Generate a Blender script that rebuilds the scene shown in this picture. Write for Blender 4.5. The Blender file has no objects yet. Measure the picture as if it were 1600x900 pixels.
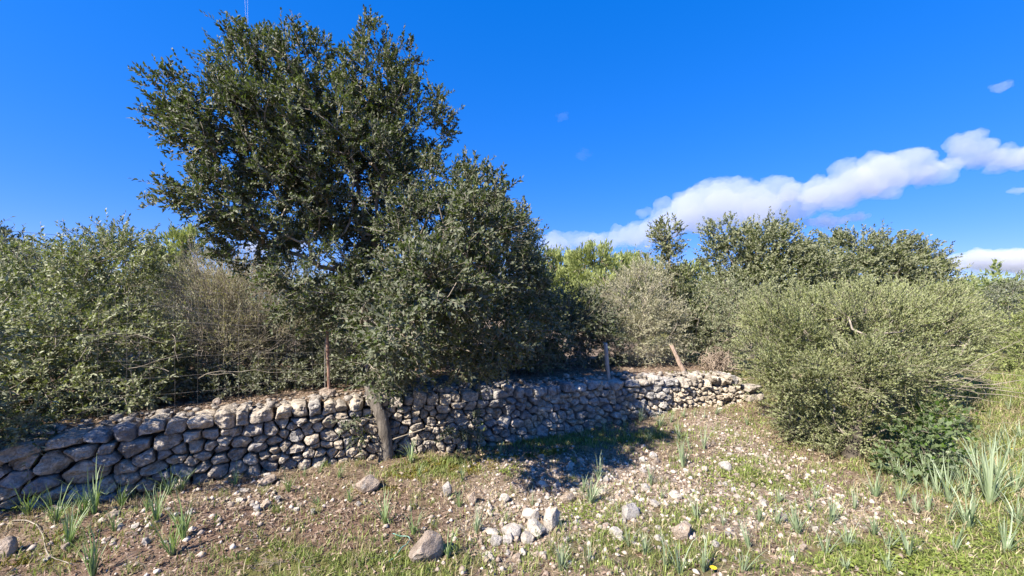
import bpy, math
import numpy as np
from mathutils import Vector

SC = bpy.context.scene
COL = SC.collection
rng = np.random.default_rng(11)
R = math.radians

# ------------------------------------------------------------------ camera, sky, sun, exposure
F, HY, H = 640.0, 480.0, 1.65            # focal length and horizon in photo pixels (1600 wide), eye height in m
cam = bpy.data.cameras.new('camera'); cam.sensor_width = 36; cam.lens = 36 * F / 1600
cam.shift_y = (HY - 450) / 1600; cam.clip_start = 0.05; cam.clip_end = 9000
cam_o = bpy.data.objects.new('camera', cam); COL.objects.link(cam_o)
cam_o.location = (0, 0, H); cam_o.rotation_euler = (R(90), 0, 0)
SC.camera = cam_o

SUN_AZ, SUN_EL = 42.0, 42.0              # shadows fall towards (cos az, sin az)
SDIR = Vector((-math.cos(R(SUN_AZ)) * math.cos(R(SUN_EL)), -math.sin(R(SUN_AZ)) * math.cos(R(SUN_EL)), math.sin(R(SUN_EL))))
sun = bpy.data.lights.new('sun', 'SUN'); sun.energy = 5.0; sun.angle = R(0.53); sun.color = (1.0, 0.93, 0.82)
sun_o = bpy.data.objects.new('sun', sun); COL.objects.link(sun_o)
sun_o.rotation_euler = SDIR.to_track_quat('Z', 'Y').to_euler()

SC.view_settings.view_transform = 'Standard'; SC.view_settings.look = 'None'
SC.view_settings.exposure = 1.32; SC.view_settings.gamma = 1.0; SC.view_settings.use_curve_mapping = False
cy = SC.cycles
cy.max_bounces = 5; cy.diffuse_bounces = 2; cy.glossy_bounces = 1; cy.transmission_bounces = 2; cy.volume_bounces = 3; cy.transparent_max_bounces = 4
cy.caustics_reflective = False; cy.caustics_refractive = False; cy.use_denoising = True
cy.sample_clamp_indirect = 4.0

W = bpy.data.worlds.new('World'); SC.world = W; W.use_nodes = True
NT = W.node_tree


class NB:                                # small helper to chain shader nodes
    def __init__(s, nt): s.nt = nt
    def n(s, t, **kw):
        k = s.nt.nodes.new(t)
        for a, b in kw.items(): setattr(k, a, b)
        return k
    def put(s, sock, v):
        if isinstance(v, bpy.types.NodeSocket): s.nt.links.new(v, sock)
        elif isinstance(v, (tuple, list)) and sock.type == 'RGBA' and len(v) == 3: sock.default_value = (*v, 1)
        else: sock.default_value = v
    def math(s, op, a, b=0.0, c=None, clamp=False):
        k = s.n('ShaderNodeMath', operation=op, use_clamp=clamp)
        s.put(k.inputs[0], a); s.put(k.inputs[1], b)
        if c is not None: s.put(k.inputs[2], c)
        return k.outputs[0]
    def vec(s, op, a, b=None):
        k = s.n('ShaderNodeVectorMath', operation=op); s.put(k.inputs[0], a)
        if b is not None: s.put(k.inputs[1], b)
        return k.outputs['Value'] if op in ('LENGTH', 'DISTANCE', 'DOT_PRODUCT') else k.outputs[0]
    def mix(s, f, a, b, blend='MIX'):
        k = s.n('ShaderNodeMix', data_type='RGBA', blend_type=blend)
        s.put(k.inputs[0], f); s.put(k.inputs[6], a); s.put(k.inputs[7], b); return k.outputs[2]
    def ramp(s, f, lo, hi, a=0.0, b=1.0, smooth=True):
        k = s.n('ShaderNodeMapRange', interpolation_type='SMOOTHSTEP' if smooth else 'LINEAR')
        for i, v in enumerate((f, lo, hi, a, b)): s.put(k.inputs[i], v)
        return k.outputs[0]
    def noise(s, vec, scale, detail=4.0, rough=0.55, dist=0.0):
        k = s.n('ShaderNodeTexNoise'); s.put(k.inputs['Vector'], vec)
        for a, v in (('Scale', scale), ('Detail', detail), ('Roughness', rough), ('Distortion', dist)): s.put(k.inputs[a], v)
        return k.outputs['Fac']


SKY_TINT, SKY_SAT, SKY_STR = (.63, .755, 1.15), 1.205, 0.106


def build_sky():
    b = NB(NT); bg = NT.nodes['Background']
    sky = b.n('ShaderNodeTexSky', sky_type='NISHITA', sun_disc=False)
    sky.sun_elevation = R(SUN_EL); sky.sun_rotation = math.atan2(SDIR.x, SDIR.y)
    sky.altitude = 50; sky.air_density = 1.0; sky.dust_density = 0.3; sky.ozone_density = 2.0
    hs = b.n('ShaderNodeHueSaturation'); b.put(hs.inputs['Saturation'], SKY_SAT); b.put(hs.inputs['Color'], b.mix(1.0, sky.outputs[0], SKY_TINT, 'MULTIPLY'))
    sp = b.n('ShaderNodeSeparateColor', mode='HSV'); b.put(sp.inputs[0], hs.outputs[0]); cb = b.n('ShaderNodeCombineColor', mode='HSV')   # the phone's deep even blue
    b.put(cb.inputs[0], b.math('ADD', b.math('MULTIPLY', sp.outputs[0], .4), .6 * .628)); b.put(cb.inputs[1], sp.outputs[1])
    b.put(cb.inputs[2], b.math('MULTIPLY', b.math('POWER', b.math('DIVIDE', sp.outputs[2], 3.4), .5), 3.4))
    NT.links.new(cb.outputs[0], bg.inputs[0]); bg.inputs[1].default_value = SKY_STR


build_sky()
W.cycles.sampling_method = 'MANUAL'; W.cycles.sample_map_resolution = 512


# ------------------------------------------------------------------ small tools
def at(px, py, d):
    return np.array([(px - 800) / F * d, d, H + (HY - py) / F * d])


def sstep(a, b, x):
    t = np.clip((np.asarray(x, float) - a) / (b - a), 0, 1); return t * t * (3 - 2 * t)


def hash2(i, j, s):
    v = np.sin(i * 127.1 + j * 311.7 + s * 74.7) * 43758.5453
    return v - np.floor(v)


def vn(x, y, s=0):
    xi, yi = np.floor(x), np.floor(y); fx, fy = x - xi, y - yi
    fx = fx * fx * (3 - 2 * fx); fy = fy * fy * (3 - 2 * fy)
    return ((hash2(xi, yi, s) * (1 - fx) + hash2(xi + 1, yi, s) * fx) * (1 - fy)
            + (hash2(xi, yi + 1, s) * (1 - fx) + hash2(xi + 1, yi + 1, s) * fx) * fy)


def fbm(x, y, s=0, o=4):
    r, a, t = 0, 1.0, 0
    for k in range(o):
        r = r + a * vn(x * 2 ** k + 17.3 * k, y * 2 ** k - 9.1 * k, s + k); t += a; a *= .5
    return r / t


# the line of the wall's face, its base and its top
WX = np.array([-7.5, -5.2, -4.0, -3.55, -2.76, -1.44, -.38, .85, 2.35, 3.4, 4.4])
WY = np.array([.4, 2.2, 3.2, 3.5, 3.93, 4.6, 4.9, 5.45, 6.0, 6.2, 6.35])
WZB = np.array([.05, .05, .05, .037, .02, -.015, -.03, -.01, .14, .2, .26])
WZT = np.array([.58, .59, .60, .62, .637, .655, .655, .654, .64, .61, .6])
_xs = np.linspace(-7.5, 4.4, 240)
_k = np.ones(25) / 25
_ys = np.convolve(np.pad(np.interp(_xs, WX, WY), 12, mode='reflect', reflect_type='odd'), _k, 'valid')


def wall_y(x): return np.interp(x, _xs, _ys) + np.where(np.asarray(x) > 4.4, (np.asarray(x) - 4.4) * .16, 0)
def wall_n(x):
    s = (wall_y(np.asarray(x) + .05) - wall_y(np.asarray(x) - .05)) / .1
    l = np.sqrt(1 + s * s); return s / l, -1 / l


def ground_z(x, y):
    x = np.asarray(x, float); y = np.asarray(y, float)
    s = (wall_y(x + .05) - wall_y(x - .05)) / .1
    d = (y - wall_y(x)) / np.sqrt(1 + s * s)
    base = np.interp(x, WX, WZB)
    near = sstep(-1.6, -.1, d)
    front = base * near + .05 * (fbm(x * .9, y * .9, 3) - .5) + .05 * (fbm(x * 3.1, y * 3.1, 7, 3) - .5) + .034 * (fbm(x * 9, y * 9, 9, 3) - .5)
    front = front + .13 * np.exp(-((x + 2.75) / .8) ** 2 - ((y - 3.0) / .34) ** 2) - .05 * np.exp(-((x + 3.4) / .6) ** 2 - ((y - 3.45) / .2) ** 2)
    front = front + .07 * np.exp(-((x + .6) / .7) ** 2 - ((y - 4.35) / .25) ** 2)
    front = front + .22 * sstep(4.2, 7.5, x) * sstep(3.6, 7.5, y)
    w = .17 + 2.2 * sstep(3.3, 4.3, x)
    up = sstep(.10, .10 + w, d)
    top = np.interp(x, WX, WZT) - .03 - .30 * sstep(4.0, 6.5, x) + .05 * (fbm(x * 1.3, y * 1.3, 21) - .5) + .03 * (fbm(x * 6, y * 6, 25, 3) - .5)
    far = 1.4 * sstep(25, 160, np.hypot(x, y)) * fbm(x * .02, y * .02, 31)
    return front * (1 - up) + top * up + far


def gpt(px, py):                          # where the sight line through a photo pixel meets the ground
    d = 1.65 * F / (py - HY)
    for _ in range(25):
        z = float(ground_z((px - 800) / F * d, d)); d = .5 * d + .5 * (H - z) * F / (py - HY)
    x = (px - 800) / F * d
    while x < 3.4 and d > float(wall_y(x)) - .10: d -= .01; x = (px - 800) / F * d
    return np.array([x, d, float(ground_z(x, d))])


def mesh_obj(name, co, polys, mat, parent=None, smooth=False, tint=None, attrs=None):
    """co (n,3); polys: int array (m,k) or list of such arrays"""
    me = bpy.data.meshes.new(name)
    if not isinstance(polys, list): polys = [polys]
    polys = [np.asarray(p, np.int32) for p in polys if len(p)]
    lt = np.concatenate([np.full(len(p), p.shape[1], np.int32) for p in polys])
    li = np.concatenate([p.ravel() for p in polys])
    me.vertices.add(len(co)); me.vertices.foreach_set('co', np.asarray(co, np.float32).ravel())
    me.loops.add(len(li)); me.loops.foreach_set('vertex_index', li)
    me.polygons.add(len(lt)); me.polygons.foreach_set('loop_start', np.concatenate([[0], np.cumsum(lt)[:-1]]).astype(np.int32))
    if smooth: me.polygons.foreach_set('use_smooth', np.ones(len(lt), bool))
    me.update(calc_edges=True)
    if tint is not None:
        a = me.attributes.new('tint', 'FLOAT', 'POINT'); a.data.foreach_set('value', np.asarray(tint, np.float32))
    for k, v in (attrs or {}).items():
        a = me.attributes.new(k, 'FLOAT', 'POINT'); a.data.foreach_set('value', np.asarray(v, np.float32))
    if mat: me.materials.append(mat)
    return link(bpy.data.objects.new(name, me), parent)


def link(o, parent=None):
    COL.objects.link(o)
    if parent is not None: o.parent = parent
    return o


def tag(o, label=None, cat=None, group=None, kind=None):
    for k, v in (('label', label), ('category', cat), ('group', group), ('kind', kind)):
        if v: o[k] = v
    return o


def thing(name, loc, label, cat, group=None):
    o = bpy.data.objects.new(name, None); o.empty_display_size = .1; COL.objects.link(o); o.location = loc
    return tag(o, label, cat, group)


def unit(v): return v / np.maximum(np.linalg.norm(v, axis=-1, keepdims=True), 1e-9)


def tubes(p0, p1, r0, r1, k=4):
    """separate tapered tubes for n edges -> verts, quads"""
    n = len(p0); ax = unit(p1 - p0)
    ref = np.where(np.abs(ax[:, 2:3]) > .9, [[1., 0, 0]], [[0, 0, 1.]])
    u = unit(np.cross(ax, ref)); v = np.cross(ax, u)
    t = np.arange(k) * 2 * np.pi / k
    ring = u[:, None] * np.cos(t)[None, :, None] + v[:, None] * np.sin(t)[None, :, None]
    co = np.concatenate([p0[:, None] + ring * r0[:, None, None], p1[:, None] + ring * r1[:, None, None]], 1).reshape(-1, 3)
    i = np.arange(k); j = (i + 1) % k
    q = np.stack([i, j, j + k, i + k], 1)
    return co, (q[None] + (np.arange(n) * 2 * k)[:, None, None]).reshape(-1, 4)


def path_tube(pts, rad, k=8):
    """one continuous tube along a polyline"""
    pts = np.asarray(pts, float); n = len(pts); rad = np.broadcast_to(rad, n)
    ax = unit(np.gradient(pts, axis=0)); u = np.zeros_like(pts)
    ref = np.array([1., 0, 0]) if abs(ax[0, 0]) < .9 else np.array([0, 1., 0])
    for i in range(n):
        ref = ref - ax[i] * ref.dot(ax[i]); ref = ref / np.linalg.norm(ref); u[i] = ref
    v = np.cross(ax, u); t = np.arange(k) * 2 * np.pi / k
    co = (pts[:, None] + (u[:, None] * np.cos(t)[None, :, None] + v[:, None] * np.sin(t)[None, :, None]) * rad[:, None, None]).reshape(-1, 3)
    i = np.arange(k); j = (i + 1) % k; q = np.stack([i, j, j + k, i + k], 1)
    quads = (q[None] + (np.arange(n - 1) * k)[:, None, None]).reshape(-1, 4)
    return co, quads


def spline(pts, n):
    pts = np.asarray(pts, float); t = np.linspace(0, len(pts) - 1, n); out = []
    P = np.vstack([2 * pts[0] - pts[1], pts, 2 * pts[-1] - pts[-2]])
    for a in t:
        i = min(int(a), len(pts) - 2); f = a - i; a0, a1, a2, a3 = P[i:i + 4]
        out.append(.5 * (2 * a1 + (a2 - a0) * f + (2 * a0 - 5 * a1 + 4 * a2 - a3) * f * f + (3 * a1 - a0 - 3 * a2 + a3) * f ** 3))
    return np.array(out)


class Acc:                                # joins many pieces of geometry into one mesh
    def __init__(s): s.co, s.q, s.n, s.t = [], {}, 0, []
    def add(s, co, q, tint=None):
        q = np.asarray(q); s.q.setdefault(q.shape[1], []).append(q + s.n); s.co.append(co); s.n += len(co)
        s.t.append(np.full(len(co), .5) if tint is None else np.broadcast_to(tint, len(co)))
    def build(s, name, mat, parent=None, smooth=False):
        return mesh_obj(name, np.concatenate(s.co), [np.concatenate(v) for v in s.q.values()], mat, parent, smooth, np.concatenate(s.t))


# ------------------------------------------------------------------ materials
def new_mat(name):
    m = bpy.data.materials.new(name); m.use_nodes = True
    b = NB(m.node_tree); return m, b, m.node_tree.nodes['Principled BSDF'], m.node_tree.nodes['Material Output']


def leaf_mat(name, a, c, back, rough=.45, trans=.25, spec=.4):
    m, b, p, out = new_mat(name)
    t = b.n('ShaderNodeAttribute', attribute_name='tint').outputs['Fac']
    g = b.n('ShaderNodeNewGeometry')
    base = b.mix(t, a, c)
    if back is not None: base = b.mix(b.math('MULTIPLY', g.outputs['Backfacing'], .85), base, b.mix(t, tuple(x * .75 for x in back), back))
    b.put(p.inputs['Base Color'], base); p.inputs['Roughness'].default_value = rough; p.inputs['Specular IOR Level'].default_value = spec
    tr = b.n('ShaderNodeBsdfTranslucent'); b.put(tr.inputs[0], b.mix(1.0, base, (1.15, 1.25, .55), 'MULTIPLY'))
    mx = b.n('ShaderNodeMixShader'); mx.inputs[0].default_value = trans
    m.node_tree.links.new(p.outputs[0], mx.inputs[1]); m.node_tree.links.new(tr.outputs[0], mx.inputs[2]); m.node_tree.links.new(mx.outputs[0], out.inputs[0])
    return m


def rough_mat(name, a, c, scale=8.0, rough=.9, bump=.4, bscale=30.0, dist=.01, stretch=None, spots=None):
    m, b, p, out = new_mat(name)
    tc = b.n('ShaderNodeTexCoord').outputs['Object']
    if stretch: tc = b.vec('MULTIPLY', tc, stretch)
    oi = b.n('ShaderNodeObjectInfo').outputs['Random']
    n = b.noise(tc, scale, 6, .65); col = b.mix(b.ramp(n, .3, .7), a, c)
    if spots: col = b.mix(b.ramp(b.noise(tc, scale * 2.3, 4, .6), .58, .68), col, spots)
    col = b.mix(1.0, col, b.mix(oi, (.82, .82, .82), (1.15, 1.12, 1.08)), 'MULTIPLY')
    b.put(p.inputs['Base Color'], col); p.inputs['Roughness'].default_value = rough; p.inputs['Specular IOR Level'].default_value = .2
    bn = b.n('ShaderNodeBump'); bn.inputs['Strength'].default_value = bump; bn.inputs['Distance'].default_value = dist
    b.put(bn.inputs['Height'], b.noise(tc, bscale, 8, .7)); b.put(p.inputs['Normal'], bn.outputs[0])
    return m


def stone_mat(name, lo, hi, ochre=.3, dark=.5, warm=(.30, .21, .12)):
    m, b, p, out = new_mat(name)
    oi = b.n('ShaderNodeObjectInfo').outputs['Random']
    tc = b.n('ShaderNodeNewGeometry').outputs['Position']
    n = b.noise(tc, 11, 9, .72, .4); col = b.mix(b.ramp(n, .36, .64), lo, hi)
    col = b.mix(b.math('MULTIPLY', b.ramp(b.noise(tc, 5.5, 5, .6), .52, .72), ochre), col, warm)                    # ochre stain
    col = b.mix(b.math('MULTIPLY', b.ramp(b.noise(tc, 30, 6, .75), .50, .62), dark), col, (.075, .07, .062))           # dark lichen specks
    col = b.mix(b.math('MULTIPLY', b.ramp(b.noise(tc, 21, 6, .75), .55, .66), .6), col, (.60, .57, .51))               # pale lichen
    col = b.mix(1.0, col, b.mix(oi, (.78, .78, .80), (1.2, 1.15, 1.08)), 'MULTIPLY')
    b.put(p.inputs['Base Color'], col); p.inputs['Roughness'].default_value = .95; p.inputs['Specular IOR Level'].default_value = .12
    h = b.math('ADD', b.math('MULTIPLY', b.noise(tc, 24, 8, .72), .8), b.math('MULTIPLY', b.noise(tc, 90, 5, .7), .35))
    vo = b.n('ShaderNodeTexVoronoi'); b.put(vo.inputs['Vector'], tc); vo.inputs['Scale'].default_value = 38
    h = b.math('ADD', h, b.math('MULTIPLY', b.ramp(vo.outputs['Distance'], 0, .35), .22))
    bn = b.n('ShaderNodeBump'); bn.inputs['Strength'].default_value = 1.0; bn.inputs['Distance'].default_value = .032
    b.put(bn.inputs['Height'], h); b.put(p.inputs['Normal'], bn.outputs[0])
    return m


def ground_mat():
    m, b, p, out = new_mat('soil_and_gravel')
    pos = b.n('ShaderNodeNewGeometry').outputs['Position']
    A = lambda k: b.n('ShaderNodeAttribute', attribute_name=k).outputs['Fac']
    n1 = b.noise(pos, 5, 8, .68); n2 = b.noise(pos, 24, 6, .7); n3 = b.noise(pos, 80, 4, .7)
    soil = b.mix(b.ramp(n2, .3, .72), (.17, .12, .08), (.41, .325, .24))
    soil = b.mix(b.ramp(b.noise(pos, 1.6, 5, .6), .4, .62, 0, .55), soil, b.mix(n2, (.11, .075, .05), (.27, .195, .135)))
    soil = b.mix(b.math('MULTIPLY', A('red'), .7), soil, b.mix(n2, (.125, .072, .050), (.31, .20, .148)))
    vo = b.n('ShaderNodeTexVoronoi'); b.put(vo.inputs['Vector'], pos); vo.inputs['Scale'].default_value = 42
    vo.inputs['Randomness'].default_value = 1
    cell = b.n('ShaderNodeSeparateColor'); b.put(cell.inputs[0], vo.outputs['Color'])
    grav = b.mix(cell.outputs[0], (.27, .205, .155), (.58, .51, .43))
    gm = b.math('MULTIPLY', b.ramp(b.math('ADD', A('gravel'), b.math('MULTIPLY', b.math('SUBTRACT', n1, .5), 1.2)), .3, .75), b.ramp(cell.outputs[1], .35, .55))
    col = b.mix(b.math('MULTIPLY', gm, .85), soil, grav)
    green = b.mix(n2, (.07, .085, .022), (.20, .21, .06))
    gr = b.ramp(b.math('ADD', A('green'), b.math('MULTIPLY', b.math('SUBTRACT', n2, .5), 1.3)), .35, .8)
    col = b.mix(b.math('MULTIPLY', gr, .85), col, green)
    col = b.mix(b.math('MULTIPLY', A('straw'), b.ramp(n2, .3, .65)), col, b.mix(n3, (.24, .19, .10), (.46, .39, .24)))
    col = b.mix(b.math('MULTIPLY', b.ramp(n3, .45, .7), .45), col, b.mix(1.0, col, (.45, .42, .40), 'MULTIPLY'))
    col = b.mix(1.0, col, (.88, .87, .86), 'MULTIPLY')
    b.put(p.inputs['Base Color'], col); p.inputs['Roughness'].default_value = .95; p.inputs['Specular IOR Level'].default_value = .1
    h = b.math('ADD', b.math('MULTIPLY', n2, 1.0), b.math('ADD', b.math('MULTIPLY', n3, .5), b.math('MULTIPLY', b.math('MULTIPLY', b.ramp(vo.outputs['Distance'], .5, 0), gm), .5)))
    bn = b.n('ShaderNodeBump'); bn.inputs['Strength'].default_value = .9; bn.inputs['Distance'].default_value = .03
    b.put(bn.inputs['Height'], h); b.put(p.inputs['Normal'], bn.outputs[0])
    return m


M = {}
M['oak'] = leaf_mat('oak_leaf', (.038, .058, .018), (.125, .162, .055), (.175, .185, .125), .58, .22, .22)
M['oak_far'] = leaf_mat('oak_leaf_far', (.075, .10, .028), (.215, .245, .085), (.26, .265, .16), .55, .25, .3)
M['olive'] = leaf_mat('wild_olive_leaf', (.07, .10, .028), (.26, .295, .115), (.31, .32, .20), .55, .22, .3)
M['olive_back'] = leaf_mat('wild_olive_leaf_grey', (.07, .085, .038), (.19, .205, .105), (.22, .23, .16), .55, .2, .3)
M['bush'] = leaf_mat('small_olive_leaf', (.135, .162, .048), (.335, .365, .14), (.32, .34, .18), .62, .28, .2)
M['dry'] = leaf_mat('grey_shrub_leaf', (.23, .22, .12), (.44, .42, .26), (.42, .40, .28), .6, .25, .2)
M['pine'] = leaf_mat('pine_needle', (.19, .225, .07), (.37, .40, .16), None, .6, .3, .2)
M['pine_far'] = leaf_mat('far_pine_needle', (.16, .195, .075), (.30, .335, .145), None, .7, .3, .1)
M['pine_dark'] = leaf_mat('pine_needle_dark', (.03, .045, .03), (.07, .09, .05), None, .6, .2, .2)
M['bramble'] = leaf_mat('bramble_leaf', (.06, .12, .02), (.16, .26, .05), (.16, .2, .1), .45, .3, .4)
M['grass'] = leaf_mat('grass_blade', (.12, .165, .035), (.34, .385, .125), None, .6, .3, .2)
M['straw'] = leaf_mat('dry_straw', (.23, .175, .09), (.52, .44, .28), None, .7, .25, .15)
M['litter'] = leaf_mat('leaf_litter', (.09, .05, .033), (.50, .38, .29), None, .85, .05, .1)
M['clover'] = leaf_mat('low_herb_leaf', (.13, .17, .03), (.30, .35, .08), None, .5, .3, .3)
M['moss'] = leaf_mat('moss_tuft', (.10, .10, .02), (.29, .24, .05), None, .8, .15, .1)
M['asph'] = leaf_mat('asphodel_leaf_green', (.13, .21, .06), (.31, .41, .165), (.29, .37, .18), .42, .22, .45)
M['asph_b'] = leaf_mat('asphodel_leaf_glaucous', (.17, .24, .12), (.36, .43, .25), (.33, .39, .25), .45, .22, .4)
M['bark'] = rough_mat('oak_bark', (.06, .05, .042), (.23, .20, .165), 14, .9, .9, 34, .02, (1, 1, .35), (.34, .32, .27))
M['twig'] = rough_mat('grey_twig', (.14, .12, .095), (.34, .30, .24), 6, .85, .2)
M['twig_pale'] = rough_mat('pale_twig', (.26, .22, .165), (.50, .45, .36), 6, .85, .2)
M['twig_dark'] = rough_mat('dark_twig', (.045, .038, .03), (.12, .10, .08), 6, .85, .2)
M['pine_bark'] = rough_mat('pine_bark', (.16, .12, .09), (.36, .30, .24), 5, .9, .5)
M['stone'] = stone_mat('limestone_wall', (.28, .24, .19), (.60, .535, .445))
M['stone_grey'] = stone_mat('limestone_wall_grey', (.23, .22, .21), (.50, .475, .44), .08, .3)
M['rock'] = stone_mat('field_stone_pale', (.36, .325, .285), (.60, .555, .49), .2, .16, (.44, .33, .24))
M['rock_pink'] = stone_mat('field_stone_brown', (.24, .19, .15), (.45, .375, .31), .3, .2)
M['core'] = rough_mat('wall_core_earth', (.035, .028, .022), (.09, .07, .055), 10, .95, .6)
M['rust'] = rough_mat('rusty_iron', (.15, .075, .05), (.40, .27, .21), 30, .85, .4, 60, .004, (1, 1, .3))
M['wood'] = rough_mat('weathered_wood', (.20, .185, .165), (.42, .39, .35), 12, .9, .6, 40, .008, (6, 6, .6))
M['plank'] = rough_mat('split_reddish_wood', (.15, .10, .075), (.37, .29, .23), 12, .9, .6, 40, .008, (6, 6, .6))
M['wire'] = rough_mat('galvanised_wire', (.16, .14, .12), (.38, .36, .33), 20, .5, .05)
M['twine'] = rough_mat('green_twine', (.16, .42, .36), (.26, .55, .48), 40, .6, .1)
M['petal'] = rough_mat('yellow_petal', (.75, .52, .02), (.85, .65, .04), 40, .6, .1)
M['cable'] = rough_mat('black_cable', (.04, .045, .05), (.06, .065, .07), 40, .6, .1)
M['ground'] = ground_mat()

# ------------------------------------------------------------------ ground
def blob(x, y, px, py, rx, ry):
    c = gpt(px, py); return np.exp(-((x - c[0]) / rx) ** 2 - ((y - c[1]) / ry) ** 2)


def covers(x, y):
    s = (wall_y(x + .05) - wall_y(x - .05)) / .1
    d = (y - wall_y(x)) / np.sqrt(1 + s * s)
    front = d < .1
    n = fbm(x * 1.7, y * 1.7, 41); n2 = fbm(x * 4.5, y * 4.5, 43)
    gravel = 1.0 * blob(x, y, 980, 770, 1.3, .8) + .9 * blob(x, y, 830, 830, .55, .5) + .8 * blob(x, y, 1150, 690, .5, 1.0) + .6 * blob(x, y, 1250, 800, .9, .5) \
        + .55 * blob(x, y, 380, 780, .6, .35) + .6 * blob(x, y, 880, 730, .8, .3) + .35 * blob(x, y, 220, 830, .6, .4)
    gravel = np.clip(gravel * (.45 + 1.1 * n2), 0, 1)
    green = .5 * blob(x, y, 520, 885, .6, .22) + .45 * blob(x, y, 660, 870, .4, .25) + .5 * blob(x, y, 1050, 800, .6, .3) + .9 * blob(x, y, 900, 690, 1.5, .28) + .75 * blob(x, y, 700, 728, .55, .22) + .5 * blob(x, y, 420, 870, .35, .3) + .85 * blob(x, y, 1530, 870, .8, .5) + .55 * blob(x, y, 600, 890, .7, .25) \
        + .65 * blob(x, y, 960, 850, .7, .35) + .75 * blob(x, y, 1200, 745, .55, .4) + .5 * blob(x, y, 1130, 880, .5, .3) + .6 * blob(x, y, 1400, 880, .6, .3) + .35 * blob(x, y, 60, 860, .5, .3)
    green = np.where(front, np.clip(green * (.3 + 1.4 * n), 0, 1), .15 * n)
    field = sstep(2.5, 4.6, x + .25 * (n2 - .5)) * sstep(1.0, 2.0, y)
    green = np.clip(green + field * (.45 + .9 * n), 0, 1)
    straw = .7 * blob(x, y, 1480, 650, 1.0, .8) + .3 * blob(x, y, 1400, 820, .9, .5) + .25 * field * n2
    straw = np.clip(straw * (.5 + n2), 0, 1)
    red = 1.1 * blob(x, y, 500, 820, 1.2, .6) + .8 * blob(x, y, 250, 830, .9, .5) + .7 * blob(x, y, 1300, 770, .6, .4) + .7 * blob(x, y, 1180, 640, .4, .5) + .5 * blob(x, y, 720, 860, .4, .3) + .4 * blob(x, y, 1200, 870, .5, .3)
    return np.clip(gravel, 0, 1), green, straw, np.clip(red * (.5 + n), 0, 1), d


def axis_pts(lo, hi, step, far_lo, far_hi, g=1.22):
    mid = list(np.arange(lo, hi, step)); a = []; s = step; v = lo
    while v > far_lo: s *= g; v -= s; a.append(v)
    b = []; s = step; v = mid[-1]
    while v < far_hi: s *= g; v += s; b.append(v)
    return np.array(a[::-1] + mid + b)


def build_ground():
    xs = axis_pts(-4.6, 5.0, .044, -900, 900); ys = axis_pts(1.6, 7.2, .044, -900, 1200)
    X, Y = np.meshgrid(xs, ys); Z = ground_z(X, Y)
    g, gr, st, rd, d = covers(X, Y)
    Z = Z + .014 * g * (hash2(np.round(X * 31), np.round(Y * 31), 5) - .4)
    nx, ny = len(xs), len(ys); i = np.arange(nx - 1)[None] + np.arange(ny - 1)[:, None] * nx
    q = np.stack([i, i + 1, i + 1 + nx, i + nx], -1).reshape(-1, 4)
    o = mesh_obj('ground', np.stack([X, Y, Z], -1).reshape(-1, 3), q, M['ground'], smooth=True,
                 attrs={'gravel': g.ravel(), 'green': gr.ravel(), 'straw': st.ravel(), 'red': rd.ravel()})
    tag(o, 'stony reddish earth with gravel and patches of short grass', kind='structure')


build_ground()

# ------------------------------------------------------------------ dry stone wall
def clip_poly(poly, p, n):               # keep the side where (v-p).n <= 0
    d = (poly - p) @ n; out = []
    for i in range(len(poly)):
        j = (i + 1) % len(poly)
        if d[i] <= 0: out.append(poly[i])
        if (d[i] < 0) != (d[j] < 0) and d[i] != d[j]: out.append(poly[i] + (poly[j] - poly[i]) * d[i] / (d[i] - d[j]))
    return np.array(out)


def wall_to_world(x, dep):
    nx, ny = wall_n(x); return x + nx * dep, wall_y(x) + ny * dep


def crag(V, f, r):                        # lumpy 3-d value noise from three crossed 2-d ones
    o = r.uniform(0, 50, 6); g = lambda a, c, k: vn(V[:, a] * f + o[k], V[:, c] * f + o[k + 1], k)
    return (g(0, 1, 0) + g(1, 2, 2) + g(0, 2, 4)) / 3 - .5


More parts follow.
